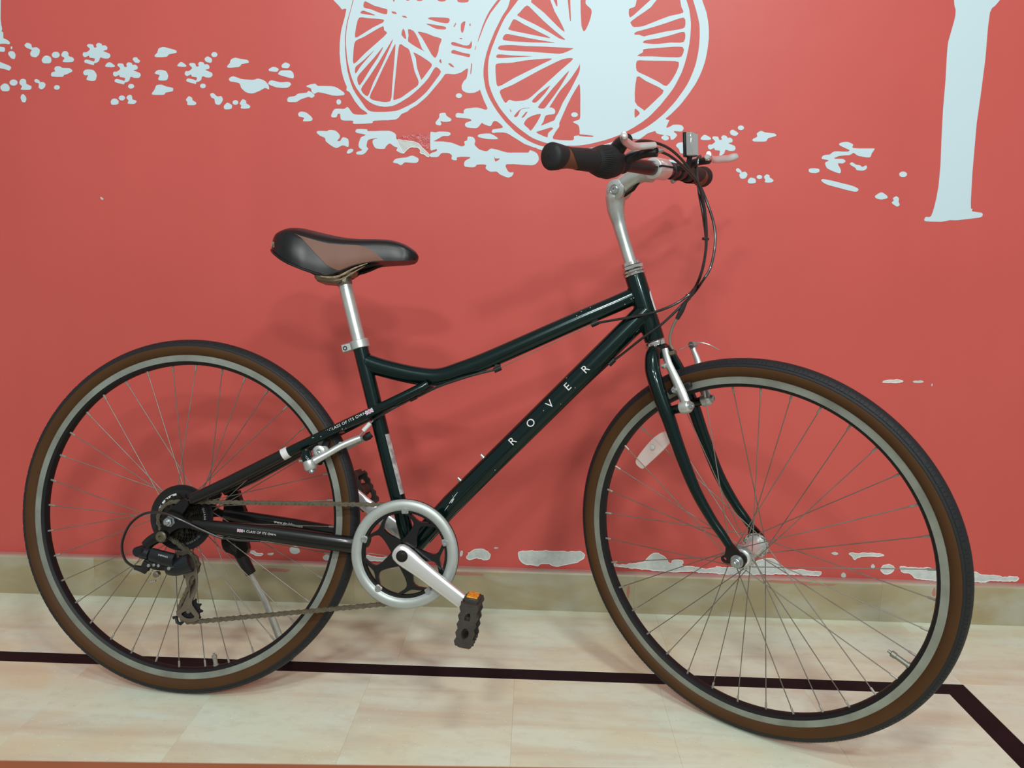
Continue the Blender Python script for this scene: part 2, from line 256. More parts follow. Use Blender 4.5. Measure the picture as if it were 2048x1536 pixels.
# ---------------------------------------------------------------- wall, skirting, floor
WY=1.8123; SKY=1.7923; SKH=.1005
m=MB(); m.box((0,WY+.06,1.5),(7,.12,3.0),bev=.0); wall=m.build('wall_back','red_wall',smooth=0); tag(wall,'red painted plaster wall with a white painted mural',kind='structure')
def flat(name,loops,mt,parent,y,th,sm=None):
    """flat painted or chipped shape on the wall: outline in the wall plane with holes and a real thickness"""
    m=MB(); m.plate(loops[0],y-th,y+.0002,loops[1:]); return m.build(name,mt,parent,smooth=0)
def dec(t): return [[tuple(int(c)*1e-4 for c in q.split(',')) for q in l.split()] for l in t.split('|')]
MURAL='''-12572,15426 -12564,15429 -12240,15429 -12143,15220 -12148,14769 -12253,13672 -12248,13540 -12234,13446 -12256,13401 -12225,13384 -12215,13363 -12223,13276 -12216,13249 -12129,13215 -12078,13166 -12076,13155 -12080,13141 -12095,13125 -12106,13120 -12173,13133 -12243,13132 -12582,13102 -12636,13102 -12760,13111 -12770,13115 -12775,13127 -12756,13370 -12745,13403 -12742,13534 -12582,15395
1624,14403 1668,14403 1705,14385 1721,14361 1719,14341 1711,14328 1688,14312 1660,14305 1625,14306 1588,14323 1575,14343 1577,14372 1594,14390
-11679,13158 -11641,13155 -11592,13134 -11583,13112 -11578,13070 -11571,13059 -11546,13057 -11499,13065 -11462,13064 -11419,13038 -11398,13013 -11397,12980 -11422,12912 -11441,12888 -11480,12857 -11500,12848 -11547,12851 -11590,12863 -11612,12878 -11622,12897 -11625,12934 -11614,12958 -11586,12997 -11584,13008 -11693,13048 -11720,13065 -11742,13096 -11743,13109 -11735,13124 -11697,13153
-12501,13076 -12410,13079 -12231,13058 -12209,13048 -12203,13037 -12203,12999 -12210,12975 -12218,12966 -12245,12956 -12373,12965 -12492,12984 -12511,12994 -12524,13013 -12526,13024 -12523,13052
-12056,13079 -12038,13077 -12029,13059 -12037,13025 -12051,13015 -12063,13018 -12069,13040 -12067,13066
-8558,13107 -8505,13103 -8289,13049 -8260,13037 -8249,13027 -8244,13018 -8245,12998 -8250,12989 -8265,12981 -8417,12952 -8439,12936 -8460,12910 -8487,12896 -8605,12885 -8721,12886 -8748,12899 -8755,12910 -8754,12921 -8745,12935 -8696,12978 -8661,13064 -8652,13074 -8624,13088
-12091,12973 -12043,12976 -12013,12968 -11993,12952 -11977,12926 -11969,12903 -11969,12879 -11983,12830 -11998,12807 -12022,12803 -12068,12816 -12093,12841 -12124,12881 -12138,12915 -12138,12930 -12123,12951
-10836,12989 -10785,12990 -10764,12978 -10738,12947 -10742,12903 -10736,12881 -10654,12859 -10634,12843 -10622,12824 -10619,12806 -10625,12789 -10643,12768 -10666,12757 -10727,12751 -10815,12749 -10871,12754 -10883,12760 -10885,12771 -10877,12787 -10841,12825 -10835,12836 -10848,12850 -10894,12873 -10905,12890 -10909,12907 -10894,12939 -10871,12970 -10853,12983
-11053,12972 -11016,12974 -10991,12969 -10966,12954 -10949,12935 -10943,12914 -10946,12890 -10960,12869 -10987,12849 -11026,12837 -11066,12839 -11098,12851 -11123,12875 -11129,12901 -11119,12933 -11090,12959
-7402,13010 -7360,13010 -7339,13001 -7321,12984 -7314,12962 -7317,12943 -7325,12929 -7346,12912 -7373,12904 -7409,12906 -7436,12919 -7448,12936 -7453,12949 -7447,12979 -7430,12996
-11263,12890 -11233,12890 -11205,12881 -11178,12867 -11153,12845 -11145,12815 -11146,12774 -11161,12743 -11180,12727 -11223,12719 -11293,12718 -11326,12722 -11351,12741 -11363,12761 -11369,12786 -11365,12801 -11342,12840 -11308,12873
-7550,12915 -7528,12915 -7503,12906 -7465,12883 -7447,12865 -7441,12838 -7447,12805 -7465,12784 -7493,12781 -7559,12793 -7581,12804 -7601,12827 -7612,12855 -7607,12872 -7585,12896
-9232,12875 -9176,12878 -9160,12872 -9138,12837 -9098,12812 -9098,12794 -9112,12770 -9130,12758 -9160,12756 -9196,12761 -9221,12772 -9256,12816 -9263,12838 -9253,12859
-6926,12894 -6897,12896 -6792,12875 -6642,12854 -6628,12849 -6612,12836 -6601,12815 -6602,12805 -6608,12793 -6622,12787 -6765,12762 -6784,12743 -6802,12716 -6834,12698 -7004,12679 -7082,12680 -7100,12691 -7100,12716 -7038,12779 -7017,12848 -6985,12872
-12522,12790 -12452,12778 -12138,12663 -12111,12647 -12094,12628 -12093,12615 -12101,12596 -12120,12568 -12138,12555 -12150,12552 -12251,12584 -12454,12615 -12528,12637 -12541,12653 -12554,12695 -12547,12755
-10047,13174 -10006,13173 -9969,13163 -9959,13151 -9952,13127 -9946,13122 -9884,13127 -9864,13117 -9841,13097 -9833,13084 -9833,13057 -9848,13029 -9915,13011 -9928,13005 -9930,13000 -9796,12951 -9775,12919 -9774,12900 -9782,12877 -9816,12846 -9852,12839 -9933,12842 -9986,12862 -10008,12862 -10018,12852 -10036,12801 -10049,12780 -10095,12748 -10155,12738 -10161,12725 -10163,12703 -10172,12697 -10230,12705 -10369,12744 -10384,12758 -10384,12783 -10371,12801 -10342,12815 -10301,12811 -10241,12797 -10163,12773 -10146,12791 -10136,12819 -10138,12835 -10149,12842 -10251,12856 -10257,12861 -10268,12897 -10275,12898 -10325,12875 -10361,12863 -10383,12871 -10408,12896 -10411,12924 -10404,12948 -10392,12967 -10381,12971 -10337,12970 -10311,12976 -10258,13011 -10236,13036 -10238,13048 -10247,13060 -10296,13104 -10298,13116 -10293,13130 -10277,13145 -10242,13152 -10172,13144 -10156,13131 -10141,13080 -10126,13073 -10095,13077 -10082,13083 -10078,13090 -10088,13120 -10087,13141 -10062,13166
-8156,12791 -8112,12777 -8063,12742 -8038,12716 -8036,12703 -8041,12693 -8066,12684 -8120,12683 -8196,12689 -8244,12700 -8245,12707 -8226,12740 -8194,12769
-9823,12761 -9787,12762 -9753,12744 -9691,12698 -9683,12685 -9683,12673 -9701,12661 -9762,12655 -9850,12657 -9898,12665 -9904,12673 -9904,12687 -9885,12718 -9858,12745
-5770,12811 -5726,12802 -5691,12786 -5668,12769 -5665,12750 -5671,12733 -5685,12710 -5704,12692 -5731,12685 -5800,12688 -5837,12695 -5853,12709 -5858,12731 -5852,12752 -5837,12771 -5817,12785 -5798,12799
-11017,12662 -10955,12659 -10916,12633 -10894,12626 -10745,12625 -10693,12600 -10677,12580 -10675,12557 -10686,12545 -10811,12486 -10870,12475 -10893,12443 -10916,12431 -11035,12428 -11145,12435 -11167,12446 -11173,12458 -11175,12481 -11164,12509 -11145,12529 -11074,12547 -11071,12556 -11091,12599 -11086,12618 -11065,12644 -11047,12657
-6049,12712 -5996,12705 -5960,12692 -5932,12676 -5926,12661 -5928,12648 -5945,12620 -5958,12610 -5973,12606 -6034,12606 -6131,12617 -6145,12625 -6154,12644 -6146,12664 -6091,12697
-10334,12599 -10273,12601 -10203,12593 -10173,12578 -10150,12551 -10129,12519 -10116,12489 -10117,12455 -10137,12394 -10148,12374 -10165,12360 -10207,12350 -10243,12351 -10321,12363 -10347,12371 -10354,12378 -10357,12390 -10349,12414 -10323,12453 -10316,12470 -10324,12474 -10375,12469 -10398,12476 -10418,12499 -10426,12533 -10415,12555 -10384,12586 -10368,12594
-8693,12609 -8626,12612 -8568,12606 -8524,12594 -8496,12571 -8471,12518 -8463,12480 -8480,12420 -8501,12395 -8517,12388 -8564,12381 -8622,12380 -8676,12386 -8689,12392 -8697,12412 -8693,12431 -8663,12482 -8661,12497 -8698,12511 -8744,12521 -8768,12530 -8773,12537 -8767,12552 -8740,12582
-5834,12639 -5702,12642 -5658,12638 -5626,12622 -5601,12593 -5585,12559 -5580,12501 -5591,12474 -5600,12468 -5619,12467 -5685,12479 -5874,12527 -5932,12550 -5938,12557 -5934,12580 -5911,12610 -5868,12635
-6971,12497 -6917,12484 -6800,12443 -6703,12431 -6527,12423 -6476,12433 -6437,12448 -6401,12453 -6350,12445 -6293,12427 -6241,12402 -6187,12344 -6168,12316 -6156,12281 -6153,12231 -6158,12224 -6168,12224 -6217,12245 -6256,12251 -6375,12187 -6496,12139 -6556,12126 -6641,12137 -6692,12157 -6718,12175 -6787,12237 -6802,12266 -6817,12321 -6838,12347 -6891,12362 -7032,12381 -7057,12397 -7070,12426 -7068,12443 -7063,12453 -7017,12484
-7719,12798 -7686,12797 -7645,12786 -7634,12775 -7621,12746 -7605,12744 -7557,12750 -7516,12721 -7504,12690 -7510,12664 -7518,12652 -7542,12642 -7584,12634 -7602,12623 -7462,12570 -7443,12535 -7442,12523 -7450,12501 -7467,12480 -7485,12467 -7524,12460 -7602,12465 -7656,12485 -7677,12484 -7687,12471 -7706,12414 -7720,12397 -7764,12368 -7821,12359 -7827,12351 -7826,12330 -7831,12321 -7840,12317 -7953,12341 -8035,12366 -8049,12381 -8051,12401 -8037,12422 -8009,12436 -7939,12427 -7874,12410 -7830,12393 -7815,12407 -7803,12440 -7805,12456 -7818,12464 -7915,12476 -7925,12485 -7930,12511 -7937,12520 -7958,12515 -8021,12485 -8031,12485 -8066,12504 -8078,12521 -8081,12536 -8077,12551 -8061,12589 -8047,12594 -8005,12591 -7978,12598 -7922,12638 -7907,12657 -7907,12667 -7916,12680 -7969,12728 -7968,12750 -7948,12768 -7932,12772 -7875,12772 -7847,12767 -7835,12761 -7827,12750 -7811,12700 -7794,12694 -7774,12698 -7757,12703 -7750,12712 -7763,12748 -7761,12763 -7739,12787
-11844,12376 -11809,12376 -11775,12355 -11768,12341 -11765,12313 -11769,12286 -11759,12264 -11657,12222 -11650,12211 -11649,12185 -11667,12153 -11694,12140 -11744,12134 -11849,12133 -11901,12141 -11905,12148 -11903,12159 -11875,12198 -11871,12212 -11880,12225 -11921,12260 -11925,12300 -11911,12333 -11891,12360 -11871,12371
-11537,12376 -11514,12376 -11458,12347 -11442,12306 -11370,12313 -11335,12290 -11322,12271 -11319,12250 -11335,12210 -11352,12185 -11397,12158 -11430,12152 -11450,12160 -11481,12184 -11486,12200 -11474,12255 -11476,12281 -11491,12288 -11545,12297 -11562,12316 -11574,12340 -11571,12351 -11562,12362
-9372,12766 -9338,12766 -9295,12754 -9284,12743 -9278,12718 -9269,12712 -9209,12718 -9170,12692 -9157,12666 -9160,12639 -9172,12620 -9197,12610 -9239,12602 -9257,12590 -9130,12546 -9116,12538 -9106,12526 -9098,12506 -9097,12490 -9107,12465 -9139,12435 -9177,12427 -9256,12431 -9313,12452 -9332,12452 -9341,12442 -9359,12391 -9372,12369 -9415,12338 -9477,12326 -9484,12317 -9487,12294 -9497,12284 -9640,12314 -9695,12334 -9707,12343 -9710,12367 -9698,12386 -9674,12401 -9649,12403 -9614,12397 -9533,12377 -9489,12359 -9474,12373 -9460,12409 -9462,12424 -9477,12432 -9573,12444 -9584,12455 -9592,12487 -9624,12478 -9682,12452 -9708,12460 -9733,12485 -9735,12514 -9728,12538 -9717,12557 -9705,12561 -9663,12558 -9633,12567 -9586,12598 -9562,12624 -9562,12636 -9574,12652 -9621,12692 -9624,12707 -9619,12721 -9603,12736 -9587,12740 -9529,12741 -9498,12735 -9481,12719 -9473,12685 -9463,12667 -9445,12662 -9425,12666 -9410,12670 -9404,12678 -9415,12720 -9410,12735 -9391,12754
-12067,12358 -12057,12360 -12007,12350 -11980,12329 -11969,12309 -11969,12285 -11979,12263 -12004,12240 -12035,12227 -12071,12222 -12116,12233 -12144,12252 -12155,12273 -12153,12306 -12138,12327 -12108,12348
-6098,12420 -6038,12412 -5965,12393 -5899,12381 -5823,12382 -5754,12390 -5698,12389 -5678,12380 -5658,12363 -5650,12349 -5649,12334 -5679,12299 -5702,12282 -5739,12265 -5784,12259 -5860,12258 -5987,12269 -6113,12310 -6156,12330 -6167,12341 -6169,12365 -6148,12396 -6123,12413
-12288,12268 -12255,12270 -12217,12259 -12197,12246 -12181,12226 -12168,12201 -12161,12172 -12170,12130 -12185,12109 -12230,12098 -12300,12097 -12338,12104 -12364,12129 -12378,12164 -12376,12202 -12340,12237
-7674,12329 -7633,12321 -7614,12304 -7607,12286 -7611,12265 -7624,12244 -7638,12235 -7668,12226 -7696,12228 -7717,12237 -7736,12258 -7739,12273 -7737,12289 -7723,12310 -7702,12323
-5099,12360 -5080,12349 -5050,12320 -5028,12313 -4739,12313 -4646,12299 -4572,12265 -4462,12195 -4434,12165 -4431,12142 -4440,12129 -4455,12121 -4533,12110 -4617,12105 -4712,12111 -4904,12157 -5023,12176 -5048,12174 -5073,12164 -5100,12146 -5124,12141 -5154,12158 -5183,12191 -5191,12244 -5198,12255 -5287,12291 -5303,12305 -5290,12316 -5216,12341 -5130,12358
-9330,12299 -9289,12291 -9273,12278 -9262,12257 -9263,12239 -9269,12226 -9280,12214 -9308,12199 -9348,12196 -9367,12200 -9391,12216 -9402,12238 -9401,12255 -9383,12280 -9356,12296
-8690,12291 -8617,12291 -8518,12253 -8396,12233 -8374,12225 -8365,12216 -8361,12199 -8367,12167 -8377,12153 -8390,12147 -8538,12120 -8550,12109 -8565,12082 -8581,12074 -8622,12068 -8795,12066 -8852,12073 -8862,12085 -8855,12108 -8793,12182 -8758,12262 -8742,12277
-11077,12248 -11031,12248 -11010,12239 -10995,12222 -10989,12199 -10992,12187 -11016,12159 -11051,12147 -11087,12149 -11113,12164 -11123,12176 -11127,12192 -11120,12219 -11094,12241
-5256,12203 -5229,12197 -5172,12166 -5137,12139 -5119,12117 -5115,12104 -5117,12096 -5129,12081 -5167,12055 -5195,12052 -5234,12069 -5266,12072 -5430,12017 -5521,11963 -5562,11954 -5692,11953 -5729,11960 -5740,11971 -5744,11988 -5742,12015 -5728,12043 -5709,12062 -5658,12073 -5576,12083 -5538,12106 -5512,12129 -5486,12141 -5299,12162 -5276,12177 -5267,12195
-7475,12122 -7446,12124 -7430,12121 -7359,12054 -7325,12053 -7271,12061 -7255,12055 -7241,12040 -7229,12013 -7226,11976 -7241,11945 -7270,11905 -7305,11871 -7332,11867 -7361,11873 -7385,11882 -7405,11898 -7419,11995 -7432,12004 -7486,12024 -7511,12075 -7512,12106 -7499,12115
-1856,12196 -1807,12196 -1776,12180 -1762,12157 -1761,12144 -1766,12127 -1780,12111 -1802,12100 -1834,12094 -1868,12101 -1888,12114 -1901,12133 -1901,12160 -1881,12184
-11874,12040 -11851,12039 -11836,12032 -11809,11998 -11790,11956 -11791,11929 -11799,11901 -11816,11871 -11829,11860 -11872,11859 -11894,11871 -11917,11925 -11923,11961 -11916,11991 -11898,12024
-9381,12059 -9349,12060 -9333,12047 -9319,12005 -9322,11974 -9319,11963 -9234,11936 -9225,11914 -9240,11887 -9267,11870 -9297,11861 -9382,11860 -9427,11868 -9431,11885 -9428,11901 -9407,11929 -9419,11948 -9449,11980 -9452,11994 -9449,12007 -9423,12043
-9575,12042 -9533,12042 -9512,12033 -9494,12016 -9487,11994 -9490,11974 -9521,11942 -9561,11931 -9580,11934 -9606,11942 -9628,11963 -9635,11985 -9625,12010 -9609,12029
-8009,12048 -7979,12044 -7937,12017 -7930,12006 -7927,11970 -7919,11957 -7847,11917 -7842,11894 -7855,11870 -7877,11857 -7918,11852 -8003,11851 -8048,11859 -8052,11875 -8045,11917 -8076,11955 -8078,11969 -8066,11992 -8035,12030
-9738,11974 -9711,11974 -9687,11965 -9641,11927 -9643,11881 -9653,11859 -9662,11853 -9709,11837 -9775,11833 -9806,11840 -9816,11851 -9826,11890 -9819,11922 -9801,11947 -9779,11964
-6772,11997 -6746,11997 -6717,11985 -6696,11970 -6690,11958 -6692,11932 -6684,11907 -6622,11873 -6601,11857 -6601,11832 -6613,11813 -6638,11800 -6728,11792 -6793,11795 -6816,11802 -6820,11816 -6804,11860 -6832,11892 -6837,11916 -6814,11954 -6792,11982
-4570,12028 -4555,12028 -4527,12015 -4516,11998 -4511,11978 -4511,11961 -4520,11940 -4543,11918 -4558,11914 -4583,11915 -4602,11927 -4614,11943 -4621,11969 -4617,11992 -4604,12012 -4591,12023
-6954,11977 -6916,11977 -6895,11968 -6880,11954 -6873,11932 -6875,11912 -6901,11884 -6934,11875 -6965,11878 -6987,11890 -7000,11905 -7003,11930 -6995,11952 -6978,11967
-7129,11919 -7086,11910 -7048,11889 -7024,11869 -7018,11843 -7022,11816 -7032,11796 -7042,11787 -7086,11776 -7163,11771 -7190,11778 -7204,11793 -7211,11818 -7206,11847 -7175,11885
